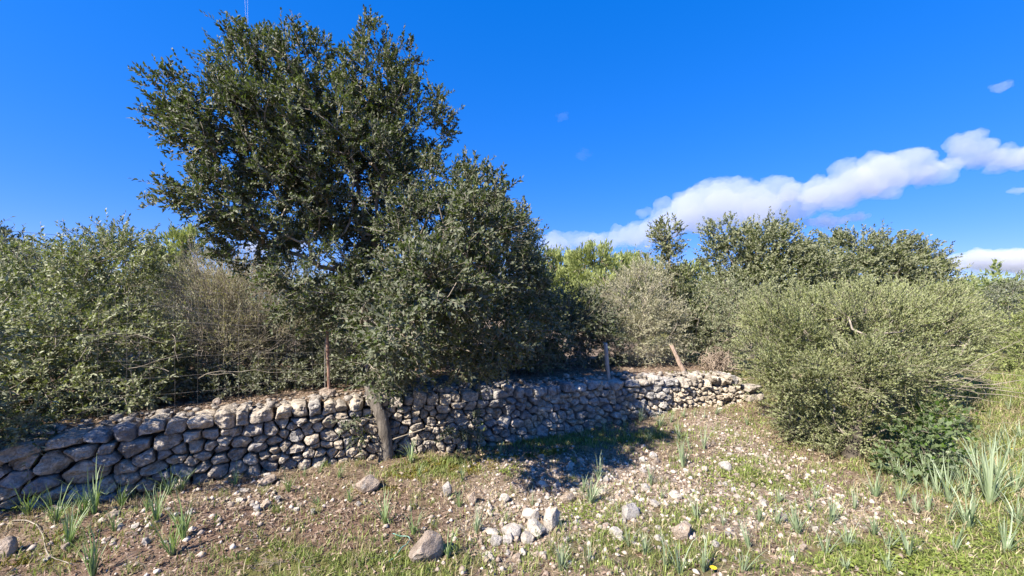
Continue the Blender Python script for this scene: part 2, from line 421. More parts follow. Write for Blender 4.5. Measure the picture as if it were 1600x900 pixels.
def stone_from_poly(poly, front, back, parent, mat, r):
    """a stone that fills a polygon (x along the wall, z up); angular, with a tilted, chipped and pitted front"""
    c = poly.mean(0)
    ext = float(np.ptp(poly[:, 0]) + np.ptp(poly[:, 1])); nt0 = 12 if ext < .15 else (18 if ext < .24 else 26)
    ca = np.arctan2(poly[:, 1] - c[1], poly[:, 0] - c[0]); th = np.concatenate([np.arange(nt0) * 2 * np.pi / nt0 + r.uniform(0, .3), ca - .09, ca + .09]) % (2 * np.pi)
    th = np.sort(th); th = th[np.concatenate([[True], np.diff(th) > .04])]; NTH = len(th); rad = np.full(NTH, 9.)
    for i in range(len(poly)):
        a, b2 = poly[i], poly[(i + 1) % len(poly)]; e = b2 - a; n = np.array([e[1], -e[0]]); L = np.linalg.norm(n)
        if L < 1e-5: continue
        n /= L
        if (c - a) @ n > 0: n = -n
        h = (a - c) @ n; cs = np.cos(th) * n[0] + np.sin(th) * n[1]
        rad = np.where(cs > 1e-3, np.minimum(rad, h / np.maximum(cs, 1e-3)), rad)
    mean = np.median(rad); rad = np.minimum(rad, mean * 1.9)
    rad = rad * r.uniform(.88, .97) - .002
    rad = np.maximum(rad * r.uniform(.975, 1.01, NTH), .010)
    prof = [(.9, -back), (1.0, -back * .4), (1.02, -.1 * front), (1.0, .55 * front), (.97, .9 * front), (.89, 1.0 * front), (.76, 1.03 * front), (.62, 1.04 * front), (.48, 1.05 * front), (.34, 1.06 * front), (.18, 1.06 * front)]
    if nt0 == 12: prof = prof[:5] + [prof[6], prof[8], prof[10]] if len(prof) > 10 else prof[:5] + prof[5::2]
    if nt0 > 24:
        pa = np.array(prof); k0 = pa[:4]; u = np.linspace(3, len(pa) - 1, 12)[1:]; prof = [tuple(x) for x in k0] + [(np.interp(v, np.arange(len(pa)), pa[:, 0]), np.interp(v, np.arange(len(pa)), pa[:, 1])) for v in u]
    tx, tz = r.normal(0, .34, 2); rows = []
    for s, dp in prof:
        px = c[0] + rad * s * np.cos(th); pz = c[1] + rad * s * np.sin(th)
        if dp > 0: dq = dp + (tx * (px - c[0]) + tz * (pz - c[1])) * min(1, dp / front)
        else: dq = np.full(NTH, dp)
        rows.append(np.stack([px, pz, np.broadcast_to(dq, NTH)], 1))
    V = np.concatenate(rows + [np.array([[c[0], c[1], front * 1.06]])])
    size = mean; Q = V - np.array([c[0], c[1], 0])
    for _ in range(6):                    # broken faces: cut flat by steep planes near the rim
        a = r.uniform(0, 6.28); e = r.uniform(.35, 1.25); n = np.array([math.cos(a) * math.cos(e), math.sin(a) * math.cos(e), math.sin(e)])
        sup = np.sort(Q @ n)[-3]; lim = sup - r.uniform(.04, .34) * size
        ex = np.where(V[:, 2] > 0, np.maximum(Q @ n - lim, 0), 0); Q -= ex[:, None] * n
    am = crag(Q, 2.6 / size, r) * .34 + (crag(Q, 15., r) * .040 + crag(Q, 36., r) * .040 + crag(Q, 85., r) * .026 + r.normal(0, .0018, len(Q))) / size
    out = unit(np.stack([Q[:, 0] * .35, Q[:, 1] * .35, np.maximum(Q[:, 2], 0) + size * .5], 1))
    Q += out * (am * size)[:, None]
    V = Q + np.array([c[0], c[1], 0])
    wx, wy = wall_to_world(V[:, 0], V[:, 2]); co = np.stack([wx, wy, V[:, 1]], 1); cen = co.mean(0)
    i = np.arange(NTH); j = (i + 1) % NTH; q0 = np.stack([i, j, j + NTH, i + NTH], 1)
    nr = len(prof); quads = np.concatenate([q0 + k * NTH for k in range(nr - 1)]); top = np.stack([i + (nr - 1) * NTH, j + (nr - 1) * NTH, np.full(NTH, nr * NTH)], 1)
    o = mesh_obj('stone', co - cen, [quads, top], mat, parent, smooth=False); o.location = cen
    return o


def rock_mesh(name, mat, seed, sub=2, cuts=14, rough=1.0):
    import bmesh
    r = np.random.default_rng(seed); bm = bmesh.new(); bmesh.ops.create_icosphere(bm, subdivisions=sub, radius=1)
    co = np.array([v.co[:] for v in bm.verts]); S = r.uniform(.75, 1.0, 3); co *= S
    for _ in range(cuts):
        n = r.normal(size=3); n /= np.linalg.norm(n); ex = np.maximum(co @ n - r.uniform(.42, .78), 0); co -= ex[:, None] * n * 1.0
    co *= 1 + rough * (crag(co, 1.7, r) * .3 + crag(co, 4.5, r) * .2)[:, None] + r.normal(0, .008, (len(co), 1)); co /= np.abs(co).max(0)
    for v, c in zip(bm.verts, co): v.co = c
    me = bpy.data.meshes.new(name); bm.to_mesh(me); bm.free(); me.materials.append(mat)
    return me


def build_wall():
    r = np.random.default_rng(5)
    wall = thing('dry_stone_wall', (-.38, float(wall_y(-.38)), 0), 'low curving dry stone retaining wall of rough grey limestone', 'wall'); wall['kind'] = 'thing'
    inv = (.38, -float(wall_y(-.38)), 0)
    X0, X1 = -4.55, 3.45
    top = lambda x: float(np.interp(x, WX, WZT)); bot = lambda x: float(np.interp(x, WX, WZB)) - .07
    stones = []
    # cap course
    x = X0; capb = []
    while x < X1:
        if x < -2.9: w, h = r.uniform(.09, .21), r.uniform(.10, .15)
        elif x < -1.2: w, h = r.uniform(.08, .20), r.uniform(.10, .145)
        elif x < 2.3: w, h = r.uniform(.08, .22), r.uniform(.10, .14)
        else: w, h = r.uniform(.06, .12), r.uniform(.13, .17)
        w = min(w, X1 - x) if X1 - x > .06 else .06
        z1 = top(x + w / 2) + r.uniform(-.035, .03); z0 = top(x + w / 2) - h
        sk = r.uniform(-.02, .02)
        stones.append((np.array([[x, z0 + r.uniform(-.012, .012)], [x + w, z0 + r.uniform(-.012, .012)], [x + w + sk, z1 - r.uniform(0, .03)], [x + w * r.uniform(.3, .7), z1 + .012], [x + sk, z1 - r.uniform(0, .03)]]), True))
        if x > 2.25: stones[-1][0][:, 0] = x + w / 2 + (stones[-1][0][:, 0] - x - w / 2) * .86; stones[-1][0][2:, 1] += r.uniform(-.03, .02)
        capb.append((x, x + w, z0)); x += w
    capx = np.array([(a + b_) / 2 for a, b_, _ in capb]); capz = np.array([c for *_, c in capb])
    capbot = lambda x: float(np.interp(x, capx, np.convolve(np.pad(capz, 1, mode='edge'), [.25, .5, .25], 'valid')))
    # body: blue-noise seeds with local stone size
    def size(x):
        return float(np.interp(x, [-4.6, -3.3, -2.8, -2.3, -1.0, -.3, 2.0, 2.5, 3.5], [.118, .115, .098, .084, .080, .088, .086, .068, .066]))
    AS = 1.2; seeds = []; SB = np.zeros((4000, 3))
    for _ in range(26000):
        sx = r.uniform(X0 - .1, X1 + .05); lo, hi = bot(sx), capbot(sx)
        sz = r.uniform(lo - .02, hi - .02); d = size(sx) * r.choice([.72, .9, 1.0, 1.25])
        if len(seeds):
            B = SB[:len(seeds)]
            if np.any(((B[:, 0] - sx) / AS) ** 2 + (B[:, 1] - sz) ** 2 < (.49 * (d + B[:, 2])) ** 2): continue
        SB[len(seeds)] = (sx, sz, d); seeds.append((sx, sz, d))
    S = np.array(seeds)
    for k, (sx, sz, d) in enumerate(seeds):
        lo, hi = bot(sx), capbot(sx)
        poly = np.array([[sx - .4, lo - .03], [sx + .4, lo - .03], [sx + .4, hi], [sx - .4, hi]])
        ang = r.normal(0, .35, 20)
        for q_, m in enumerate(np.argsort(((S[:, 0] - sx) / AS) ** 2 + (S[:, 1] - sz) ** 2)[1:16]):
            a, c, e = S[m]; w = d / (d + e); p = np.array([sx, sz]) + (np.array([a - sx, c - sz])) * w
            n = np.array([(a - sx) / AS ** 2, c - sz]); n /= np.linalg.norm(n); poly = clip_poly(poly, p, n)
            if len(poly) < 3: break
        if len(poly) >= 3: stones.append((poly, False))
    areas = np.array([abs(np.sum(p[:, 0] * np.roll(p[:, 1], -1) - np.roll(p[:, 0], -1) * p[:, 1])) / 2 for p, _ in stones])
    keep = np.argsort(-areas); print('wall stones', len(stones))
    big = set(keep[:300].tolist()); small = []
    for k, (p, cap) in enumerate(stones):
        cx = p[:, 0].mean(); sz = math.sqrt(areas[k])
        if sz < .03: continue
        front = min(r.uniform(.2, .5) * sz + .012 + r.uniform(0, .04), .10)
        back = .30 if cap else .14
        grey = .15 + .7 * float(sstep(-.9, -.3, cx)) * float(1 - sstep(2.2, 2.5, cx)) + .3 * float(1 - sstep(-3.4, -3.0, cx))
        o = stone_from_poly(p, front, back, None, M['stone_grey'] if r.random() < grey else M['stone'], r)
        if k in big:
            o.parent = wall; o.location = np.array(o.location) + np.array(inv)
        else: small.append(o)
    if small:
        A = Acc()
        for o in small:
            me = o.data; co = np.empty(len(me.vertices) * 3); me.vertices.foreach_get('co', co)
            co = co.reshape(-1, 3) + np.array(o.location); f4 = np.array([p.vertices[:] for p in me.polygons if len(p.vertices) == 4]); f3 = np.array([p.vertices[:] for p in me.polygons if len(p.vertices) == 3])
            base = A.n; A.add(co, f4); A.q.setdefault(3, []).append(f3 + base)
            bpy.data.objects.remove(o); bpy.data.meshes.remove(me)
        o = A.build('small_wall_stones', M['stone'], wall, True); o.location = inv; tag(o, kind='stuff')
    # earth core behind the faces
    xs = np.linspace(X0 - .6, X1 - .14, 90); rows = []
    for dep, zf in ((-.075, lambda v: bot(v) - .2), (-.085, lambda v: top(v) - .08), (-.32, lambda v: top(v) - .07), (-.36, lambda v: bot(v) - .2)):
        wx, wy = wall_to_world(xs, np.full(len(xs), dep)); rows.append(np.stack([wx, wy, np.array([zf(v) for v in xs])], 1))
    co = np.concatenate(rows); n = len(xs); i = np.arange(n - 1); q = np.concatenate([np.stack([i + a * n, i + 1 + a * n, i + 1 + b_ * n, i + b_ * n], 1) for a, b_ in ((0, 1), (1, 2), (2, 3), (3, 0))])
    co = np.concatenate([co]); o = mesh_obj('earth_core', co, [q, np.array([[0, n, 2 * n, 3 * n], [n - 1, 4 * n - 1, 3 * n - 1, 2 * n - 1]])], M['core'], wall); o.location = inv
    # loose rubble lying along the top
    A = Acc(); protos = []
    for s in range(6):
        me = rock_mesh('r', None, 300 + s, 1); co = np.array([v.co[:] for v in me.vertices]); f = np.array([p.vertices[:] for p in me.polygons]); protos.append((co, f)); bpy.data.meshes.remove(me)
    for _ in range(520):
        x = r.uniform(-4.4, 2.4) if r.random() < .9 else r.uniform(2.4, 3.4); dep = -r.uniform(.05, .42); s = r.uniform(.012, .04) * (1.8 if r.random() < .12 else 1)
        co, f = protos[r.integers(6)]; a = r.uniform(0, 6.28); ca, sa = math.cos(a), math.sin(a)
        q = co * np.array([1, .8, .6]) * s; q = np.stack([q[:, 0] * ca - q[:, 1] * sa, q[:, 0] * sa + q[:, 1] * ca, q[:, 2]], 1)
        wx, wy = wall_to_world(np.array([x]), np.array([dep])); z = max(top(x) - .005, float(ground_z(wx[0], wy[0])) + .0) + s * .25
        A.add(q + np.array([wx[0], wy[0], z]), f)
    o = A.build('rubble_fill', M['stone'], wall, False); o.location = inv; tag(o, kind='stuff')


build_wall()

# ------------------------------------------------------------------ plants
def grow(base_pts, base_r, pts, bf=.35):
    """join every point to the nearest branch, weighing the way back to the root; returns nodes, parents, radii"""
    nb = len(base_pts); N = nb + len(pts)
    nodes = np.zeros((N, 3)); par = np.full(N, -1); path = np.zeros(N)
    nodes[:nb] = base_pts; par[1:nb] = np.arange(nb - 1)
    for i in range(1, nb): path[i] = path[i - 1] + np.linalg.norm(nodes[i] - nodes[i - 1])
    order = np.argsort(np.linalg.norm(pts - nodes[nb - 1], axis=1)); start = min(1, nb - 1)
    for k, i in enumerate(order):
        p = pts[i]; m = nb + k; c = np.linalg.norm(nodes[start:m] - p, axis=1); j = int(np.argmin(c + bf * path[start:m])) + start
        nodes[m] = p; par[m] = j; path[m] = path[j] + c[j - start]
    cnt = np.zeros(N); has = np.zeros(N, bool)
    for i in range(N - 1, 0, -1):
        if cnt[i] == 0: cnt[i] = 1
        cnt[par[i]] += cnt[i]; has[par[i]] = True
    return nodes, par, cnt, order, has


def lobe_points(lobes, n, r, shell=.5, zmin=None):
    L = np.array(lobes, float); wt = (L[:, 3] * L[:, 4] + L[:, 4] * L[:, 5] + L[:, 3] * L[:, 5])
    if L.shape[1] > 6: wt = wt * L[:, 6]
    k = r.choice(len(L), int(n * 1.6), p=wt / wt.sum()); u = unit(r.normal(size=(len(k), 3)))
    rad = shell + (1 - shell) * r.random(len(k)) ** .6
    p = L[k, :3] + u * L[k, 3:6] * rad[:, None]
    dn = np.min(np.linalg.norm((p[:, None] - L[None, :, :3]) / L[None, :, 3:6], axis=2), axis=1)   # depth inside the union
    ok = (dn > shell * .95) | (r.random(len(k)) < .22)
    ok &= p[:, 2] > (ground_z(p[:, 0], p[:, 1]) + .06 if zmin is None else zmin)
    p, k = p[ok][:n], k[ok][:n]
    c = (L[:, :3] * wt[:, None]).sum(0) / wt.sum()
    out = unit(unit((p - L[k, :3]) / L[k, 3:6]) + .5 * unit(p - c))
    return p, out, k


def foliage(name, mat, parent, P, D, r, twigs, leaves, tl, ll, lw, spread=.9, up=.25, tint=None, tw_mat=None, droop=0., flat=.5, tri=False):
    """leaf sprays at points P pointing along D: `twigs` per point, `leaves` per twig"""
    n = len(P); T = n * twigs
    p0 = np.repeat(P, twigs, 0) + r.normal(0, tl * .22, (T, 3)); d = np.repeat(D, twigs, 0) + r.normal(0, spread * .6, (T, 3)); d[:, 2] += up; d = unit(d)
    L = tl * r.uniform(.4, 1.2, T) * np.where(r.random(T) < .08, 1.7, 1); p1 = p0 + d * L[:, None]
    k = leaves; t = (np.arange(k)[None] + r.random((T, k))) / k
    pos = p0[:, None] + d[:, None] * (L[:, None] * t)[..., None]; pos[..., 2] -= droop * (t * L[:, None]) ** 2
    rnd = unit(r.normal(size=(T, k, 3))); perp = unit(rnd - d[:, None] * np.sum(rnd * d[:, None], -1, keepdims=True))
    ax = unit(d[:, None] * (.35 + .7 * t[..., None]) + perp * spread + np.array([0, 0, up]))
    nr = r.normal(size=(T, k, 3)) * flat; nr[..., 2] += .55; nr += .35 * d[:, None] + .25 * np.array(SDIR)
    nr = unit(nr - ax * np.sum(nr * ax, -1, keepdims=True)); side = np.cross(nr, ax)
    ln = ll * r.uniform(.6, 1.25, (T, k, 1)); w = lw * r.uniform(.7, 1.2, (T, k, 1)) * .5
    mid = pos + ax * ln * .45; up_ = nr * w * .35
    co = np.stack([pos, mid + side * w + up_, pos + ax * ln - nr * ln * .08, mid - side * w + up_], 2).reshape(-1, 3)
    nv = 4
    if tri: co = np.stack([mid + side * w * 1.1 + up_, pos + ax * ln, pos + ax * ln * .1 - side * w * .9], 2).reshape(-1, 3); nv = 3
    q = np.arange(T * k * nv).reshape(-1, nv)
    tt = np.clip((np.repeat(tint if tint is not None else np.full(n, .5), twigs)[:, None] + r.normal(0, .2, (T, k)) + .12 * (t - .5)), 0, 1)
    o = mesh_obj(name, co, q, mat, parent, tint=np.repeat(tt.ravel(), nv)); tag(o, kind='stuff')
    return p0, p1


def plant(name, base, trunk, trunk_r, lobes, n, label, cat, leaf, r_seed, twigs=3, leaves=12, tl=.22, ll=.06, lw=.026, bf=.35, shell=.5, bark='bark', twig='twig',
          spread=.9, up=.25, r_twig=.0035, gam=2.3, group=None, flat=.5, droop=0., tvar=.22, bare=0., extra=None, zmin=None, crown='crown', gap=0., gapf=2.2, rmax=9., tri=False):
    r = np.random.default_rng(r_seed); base = np.asarray(base, float)
    root = thing(name, base, label, cat, group)
    P, D, K = lobe_points(lobes, int(n * (1 + gap)), r, shell, zmin)
    if gap:
        kk = crag(P, gapf, r); kk = kk > np.quantile(kk, gap / (1 + gap)); P, D, K = P[kk], D[kk], K[kk]
    nodes, par, cnt, order, has = grow(np.asarray(trunk, float), trunk_r, P, bf)
    nb = len(trunk); rad = r_twig * np.maximum(cnt, 1) ** (1 / gam)
    sc = trunk_r / max(rad[0], 1e-6); rad = np.minimum(rad * np.where(cnt > 8, sc, 1) if sc < 1 else rad * (1 + (sc - 1) * np.clip(cnt / cnt.max(), 0, 1) ** .5), trunk_r)
    rad[nb:] = np.minimum(rad[nb:], rmax)
    # trunk: one continuous tube, flared at the foot
    tp = spline(nodes[:nb], nb * 5); tr = np.interp(np.linspace(0, nb - 1, nb * 5), np.arange(nb), rad[:nb])
    tr = tr * (1 + .6 * np.exp(-np.arange(nb * 5) / 3.5)); tr = tr * (1 + .07 * r.normal(size=len(tr)))
    co, q = path_tube(tp, tr, 10); o = mesh_obj('trunk', co - base, q, M[bark], root, True)
    e = np.arange(nb, len(nodes)); pj = par[e]
    wob = r.normal(0, 1, (len(nodes), 3)) * .0
    thick = rad[e] > r_twig * 2.2
    A = Acc()
    for m, k in ((thick, 6), (~thick, 3)):
        ee = e[m]
        if not len(ee): continue
        p0, p1 = nodes[par[ee]], nodes[ee]; L = np.linalg.norm(p1 - p0, axis=1, keepdims=True)
        mid = (p0 + p1) / 2 + r.normal(0, .07, p0.shape) * L; ra = np.minimum(rad[par[ee]], rad[ee] * 1.35); rb = rad[ee]
        A.add(*tubes(p0 - base, mid - base, ra, (ra + rb) / 2, k)); A.add(*tubes(mid - base, p1 - base, (ra + rb) / 2, rb, k))
    lob_t = r.normal(0, tvar * .6, len(lobes)); tint = np.clip(.5 + lob_t[K] + r.normal(0, tvar, len(P)), .02, .98)
    sel = r.random(len(P)) >= bare
    p0, p1 = foliage(crown, M[leaf], root, P[sel] - base, D[sel], r, twigs, leaves, tl, ll, lw, spread, up, tint[sel], droop=droop, flat=flat, tri=tri)
    if not tri: A.add(*tubes(p0, p1, np.full(len(p0), r_twig * .75), np.full(len(p0), r_twig * .3), 3))
    if bare > 0:
        b0 = np.repeat(P[~sel] - base, 5, 0); bd = unit(np.repeat(D[~sel], 5, 0) + r.normal(0, .5, b0.shape) + np.array([0, 0, up])); b1 = b0 + bd * tl * r.uniform(.6, 1.8, (len(b0), 1))
        A.add(*tubes(b0, b1, np.full(len(b0), r_twig), np.full(len(b0), r_twig * .3), 3))
    for ex in (extra or []): A.add(ex[0] - base, ex[1])
    o = A.build('twigs', M[twig], root); tag(o, kind='stuff')
    return root


def lob(px, py, d, rx, ry, rd=None, w=1.0):   # crown lobe seen at a photo pixel at distance d with half sizes in photo pixels; depth half size in m
    c = at(px, py, d); a, b_ = rx / F * d, ry / F * d
    return (*c, a, rd if rd is not None else (a + b_) / 2, b_, w)


# the holm oak at the wall
tb = np.array([-1.37, float(wall_y(-1.37)) - .15, 0]); tb[2] = float(ground_z(tb[0], tb[1]))
trunk = [tb + np.array([.0, 0, -.06]), at(603, 690, tb[1]), at(597, 655, tb[1] + .01), at(584, 622, tb[1] + .03), at(576, 590, tb[1] + .06), at(588, 550, tb[1] + .1), at(602, 510, tb[1] + .12)]
oak = [lob(330, 172, 4.0, 62, 50), lob(311, 203, 4.0, 42, 40, None, .8), lob(411, 132, 4.3, 78, 66), lob(467, 119, 4.6, 60, 60), lob(585, 135, 4.9, 52, 72), lob(640, 183, 5.0, 56, 75), lob(374, 223, 4.1, 90, 66),
       lob(471, 219, 4.4, 110, 95), lob(347, 310, 3.9, 66, 40), lob(429, 320, 4.2, 95, 66), lob(560, 290, 4.7, 110, 100), lob(560, 195, 4.8, 80, 80), lob(690, 292, 4.5, 84, 44), lob(752, 310, 4.5, 36, 42), lob(680, 380, 4.0, 95, 80),
       lob(490, 430, 4.2, 68, 62), lob(765, 395, 4.6, 75, 95), lob(660, 495, 3.8, 95, 70), lob(760, 520, 4.1, 80, 66), lob(610, 568, 3.9, 62, 40), lob(475, 480, 4.3, 42, 36), lob(520, 270, 5.4, 120, 110), lob(640, 420, 5.3, 100, 90),
       lob(660, 430, 3.4, 62, 60), lob(720, 560, 4.0, 60, 40), lob(566, 662, 4.3, 12, 32, .08, .7), lob(622, 628, 4.3, 14, 12, .08, .5), lob(725, 660, 4.65, 24, 40, .1, .5), lob(560, 470, 4.3, 60, 60), lob(263, 142, 4.0, 24, 16, None, .7), lob(260, 194, 3.95, 24, 18, None, .7), lob(278, 300, 3.9, 34, 18, None, .8), lob(365, 83, 4.3, 26, 22, None, .7), lob(455, 60, 4.6, 20, 24, None, .7), lob(404, 68, 4.4, 24, 22, None, .7), lob(578, 64, 4.9, 18, 28, None, .7), lob(628, 91, 5.0, 20, 28, None, .7), lob(695, 193, 5.0, 22, 26, None, .7), lob(400, 380, 4.3, 60, 40), lob(825, 470, 4.8, 40, 60), lob(625, 515, 2.95, 50, 46, .3, 1.5), lob(690, 455, 3.05, 56, 50, .3, 1.5), lob(755, 345, 3.4, 40, 50, .3, 1.5), lob(740, 440, 3.4, 50, 50, .3, 1.5)]
plant('holm_oak', tb, trunk, .062, oak, 2450, 'tall holm oak with a bent grey trunk growing in front of the stone wall', 'tree', 'oak', 21, twigs=6, leaves=15, tl=.17, ll=.043, lw=.021, bf=.28, shell=.42, r_twig=.004, up=.3)

# --- the shrubs and trees behind the wall, from the near left round to the right
def gz(x, y): return float(ground_z(x, y))


def bush_at(name, px, d, lobes, n, label, seed, leaf='olive', cat='shrub', stems=3, trunk_r=.03, **kw):
    x = (px - 800) / F * d; z = gz(x, d); b0 = np.array([x, d, z - .03])
    c = np.mean(np.array(lobes)[:, :3], 0); tip = b0 + np.array([(c[0] - x) * .15, (c[1] - d) * .15, max((c[2] - z) * .45, .15)])
    return plant(name, b0, [b0, b0 * .6 + tip * .4 + np.array([.02, 0, 0]), tip], trunk_r, lobes, n, label, cat, leaf, seed, **kw)


def strands(n, box, length, r, sag=.5, rad=.003, dirx=(-1, 1)):   # long bare shoots that arch out of a shrub
    out = []
    for _ in range(n):
        p = np.array([r.uniform(*box[0]), r.uniform(*box[1]), r.uniform(*box[2])]); d = unit(np.array([r.uniform(*dirx), r.uniform(-.9, .1), r.uniform(-.2, .7)]))
        L = r.uniform(*length); t = np.linspace(0, 1, 7)[:, None]; w = np.cumsum(r.normal(0, .03, (7, 3)), 0) * L
        pts = p + d * t * L + w; pts[:, 2] -= sag * (t[:, 0] ** 2) * L * .5
        pts[:, 2] = np.maximum(pts[:, 2], ground_z(pts[:, 0], pts[:, 1]) + .02)
        co, q = path_tube(pts, np.linspace(rad, rad * .35, 7), 4); out.append((co, q))
    return out


r0 = np.random.default_rng(71)
bush_at('wild_olive_bush', 60, 4.9, [lob(70, 450, 4.9, 80, 70), lob(170, 430, 4.8, 75, 55), lob(225, 475, 4.9, 42, 50), lob(20, 520, 4.5, 90, 70), lob(120, 540, 4.4, 110, 75), lob(215, 565, 4.6, 66, 50),
        lob(-90, 470, 4.8, 100, 90), lob(-60, 600, 3.9, 90, 60), lob(60, 610, 4.0, 95, 50), lob(170, 615, 4.1, 70, 32), lob(-190, 560, 3.6, 100, 80), lob(40, 660, 3.45, 60, 22, .12), lob(-40, 670, 3.2, 60, 35, .2), lob(110, 400, 5.2, 40, 25), lob(185, 390, 5.1, 40, 22), lob(-160, 640, 3.0, 90, 60, .35), (-4.5, 2.8, 1.2, .45, .35, .35, .8), (-4.0, 2.85, 1.45, .35, .28, .28, .7)],
        1500, 'large leafy wild olive bush spilling over the shaded end of the wall', 31, 'olive', twigs=4, leaves=17, tl=.24, ll=.05, lw=.017, shell=.5, twig='twig', r_twig=.003, up=.2, gap=.18, gapf=3.2, bare=.06,
        extra=strands(34, ((-5.0, -3.0), (3.7, 4.6), (.75, 1.5)), (.4, 1.0), r0, .35, .0028))
bush_at('dry_shrub', 345, 5.3, [lob(350, 440, 5.3, 66, 42), lob(320, 485, 5.2, 60, 50), lob(390, 475, 5.3, 60, 55), lob(430, 520, 5.3, 50, 50), lob(350, 540, 5.1, 60, 40)], 760, 'pale twiggy half bare shrub left of the holm oak crown', 33, 'dry',
        twigs=5, leaves=9, tl=.26, ll=.03, lw=.009, bare=.35, twig='twig_pale', bark='twig_dark', r_twig=.0028, up=.9, spread=.6, shell=.3)
bush_at('leafy_shrub', 380, 5.4, [lob(330, 575, 5.3, 75, 45), lob(420, 570, 5.5, 70, 50), lob(470, 545, 5.8, 50, 60), lob(280, 605, 4.8, 60, 26), lob(500, 590, 5.4, 50, 36), lob(350, 610, 4.9, 60, 24), lob(430, 605, 5.0, 60, 24), lob(540, 585, 5.4, 40, 40), lob(590, 560, 5.4, 50, 50)], 900, 'dark green undergrowth shrub behind the wire mesh left of the rusty post', 34, 'olive_back',
        twigs=3, leaves=12, tl=.2, ll=.048, lw=.02, twig='twig', r_twig=.003, bare=.12)
bush_at('undergrowth_shrub', 600, 7.2, [lob(560, 520, 7.2, 60, 50), lob(640, 520, 7.3, 60, 50), lob(500, 500, 7.6, 50, 50), lob(700, 530, 7.0, 50, 45)], 480, 'dull green undergrowth glimpsed behind the lower oak crown', 36, 'olive_back', twigs=3, leaves=12, tl=.26, ll=.065, lw=.026, r_twig=.004)
bush_at('thicket_shrub', 400, 8.2, [lob(330, 490, 8.2, 60, 60), lob(410, 480, 8.4, 60, 60), lob(470, 470, 8.6, 50, 60), lob(260, 480, 8.2, 60, 55), lob(170, 490, 7.6, 70, 60), lob(80, 490, 7.4, 70, 60), lob(-10, 500, 7.2, 70, 60)], 760, 'olive coloured thicket behind the pale twiggy shrub', 37, 'olive_back', twigs=3, leaves=12, tl=.3, ll=.075, lw=.03, r_twig=.005)
bush_at('grey_green_shrub', 10, 8.0, [lob(15, 415, 8, 50, 30), lob(-60, 400, 8, 60, 40)], 260, 'grey green shrub half hidden at the left edge behind the wild olive', 35, 'olive_back', twigs=3, leaves=10, tl=.3, ll=.08, lw=.03, r_twig=.005)


def pine(px, d, ytop, w, label, seed, n=420, leaf='pine', group='pines beyond the shrubs', ybot=None, ll=.22, lw=.042, leaves=14, name='pine_tree'):
    x = (px - 800) / F * d; z = gz(x, d); top = H + (HY - ytop) / F * d; hh = top - z; r = np.random.default_rng(seed)
    b0 = np.array([x, d, z - .1]); wm = w / F * d
    tr = [b0, b0 + np.array([r.normal(0, .1), 0, hh * .35]), b0 + np.array([r.normal(0, .15), 0, hh * .7]), b0 + np.array([r.normal(0, .15), 0, hh * .9])]
    lobes = []
    for k in range(14):
        f = r.uniform(.2, .93); sc = min(1, (1.05 - f) * 1.5 + .3); a = r.uniform(0, 6.28)
        lobes.append((x + math.cos(a) * wm * sc * .6, d + math.sin(a) * wm * sc * .6, z + hh * f * .93, wm * .55 * sc, wm * .55 * sc, hh * .15 * (.6 + sc * .5), 1))
    lobes.append((x, d, z + hh * .84, wm * .55, wm * .5, hh * .1, 1))
    return plant(name, b0, tr, .035 * hh * .5 + .03, lobes, n, label, 'tree', leaf, seed, twigs=4, leaves=leaves, tl=ll * 1.6, ll=ll, lw=lw * 1.3, bark='pine_bark', twig='pine_bark', r_twig=.012, up=.6, spread=.55, group=group, shell=.3, tri=True)


pine(285, 14, 350, 48, 'round topped pine behind the wild olive, below the oak crown', 41, 330, ll=.17, lw=.034)
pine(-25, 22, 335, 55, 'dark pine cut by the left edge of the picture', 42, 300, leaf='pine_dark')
bush_at('olive_tree', 800, 6.6, [lob(808, 385, 6.6, 28, 50), lob(800, 440, 6.4, 60, 60), lob(770, 500, 6.2, 70, 60), lob(835, 520, 6.3, 45, 50), lob(822, 440, 6.9, 26, 50)], 560, 'grey leaved olive tree rising behind the right side of the oak', 43, 'oak_far', 'tree',
        twigs=3, leaves=14, tl=.24, ll=.06, lw=.022, r_twig=.004, up=.35)
bush_at('shaded_shrub', 880, 7.0, [lob(870, 520, 7.0, 55, 52), lob(915, 505, 7.2, 40, 55), lob(885, 482, 7.4, 34, 26), lob(935, 540, 7.1, 34, 40), lob(820, 545, 6.6, 50, 40)], 520, 'dark shaded shrub behind the wire mesh beside the grey wooden post', 44, 'oak', twigs=3, leaves=13, tl=.22, ll=.06, lw=.024, bare=.12, twig='twig', r_twig=.004)
bush_at('grey_shrub', 1000, 7.6, [lob(990, 475, 7.6, 42, 50), lob(1012, 440, 7.9, 30, 38), lob(985, 530, 7.4, 45, 45), lob(1030, 520, 7.6, 36, 55), lob(965, 470, 8.0, 26, 34)], 560, 'tall pale grey shrub between the wooden post and the slender tree', 45, 'dry', twigs=4, leaves=13, tl=.25, ll=.042, lw=.014, bare=.12, twig='twig_pale', r_twig=.0035, up=.45, shell=.35)
xb = (1062 - 800) / F * 8.6; zb = gz(xb, 8.6)
plant('slender_tree', (xb, 8.6, zb), [(xb, 8.6, zb - .05), at(1060, 500, 8.6), at(1052, 450, 8.6), at(1045, 405, 8.6), at(1045, 370, 8.6)], .06,
      [lob(1043, 370, 8.6, 15, 20), lob(1047, 398, 8.6, 11, 16), lob(1055, 450, 8.6, 24, 30), lob(1066, 490, 8.5, 26, 36), lob(1080, 520, 8.4, 24, 30)], 330, 'slender dark tree with a small separate tuft of a top', 'tree', 'oak_far', 46, twigs=3, leaves=13, tl=.24, ll=.07, lw=.03, r_twig=.005, up=.4, bark='twig_dark')
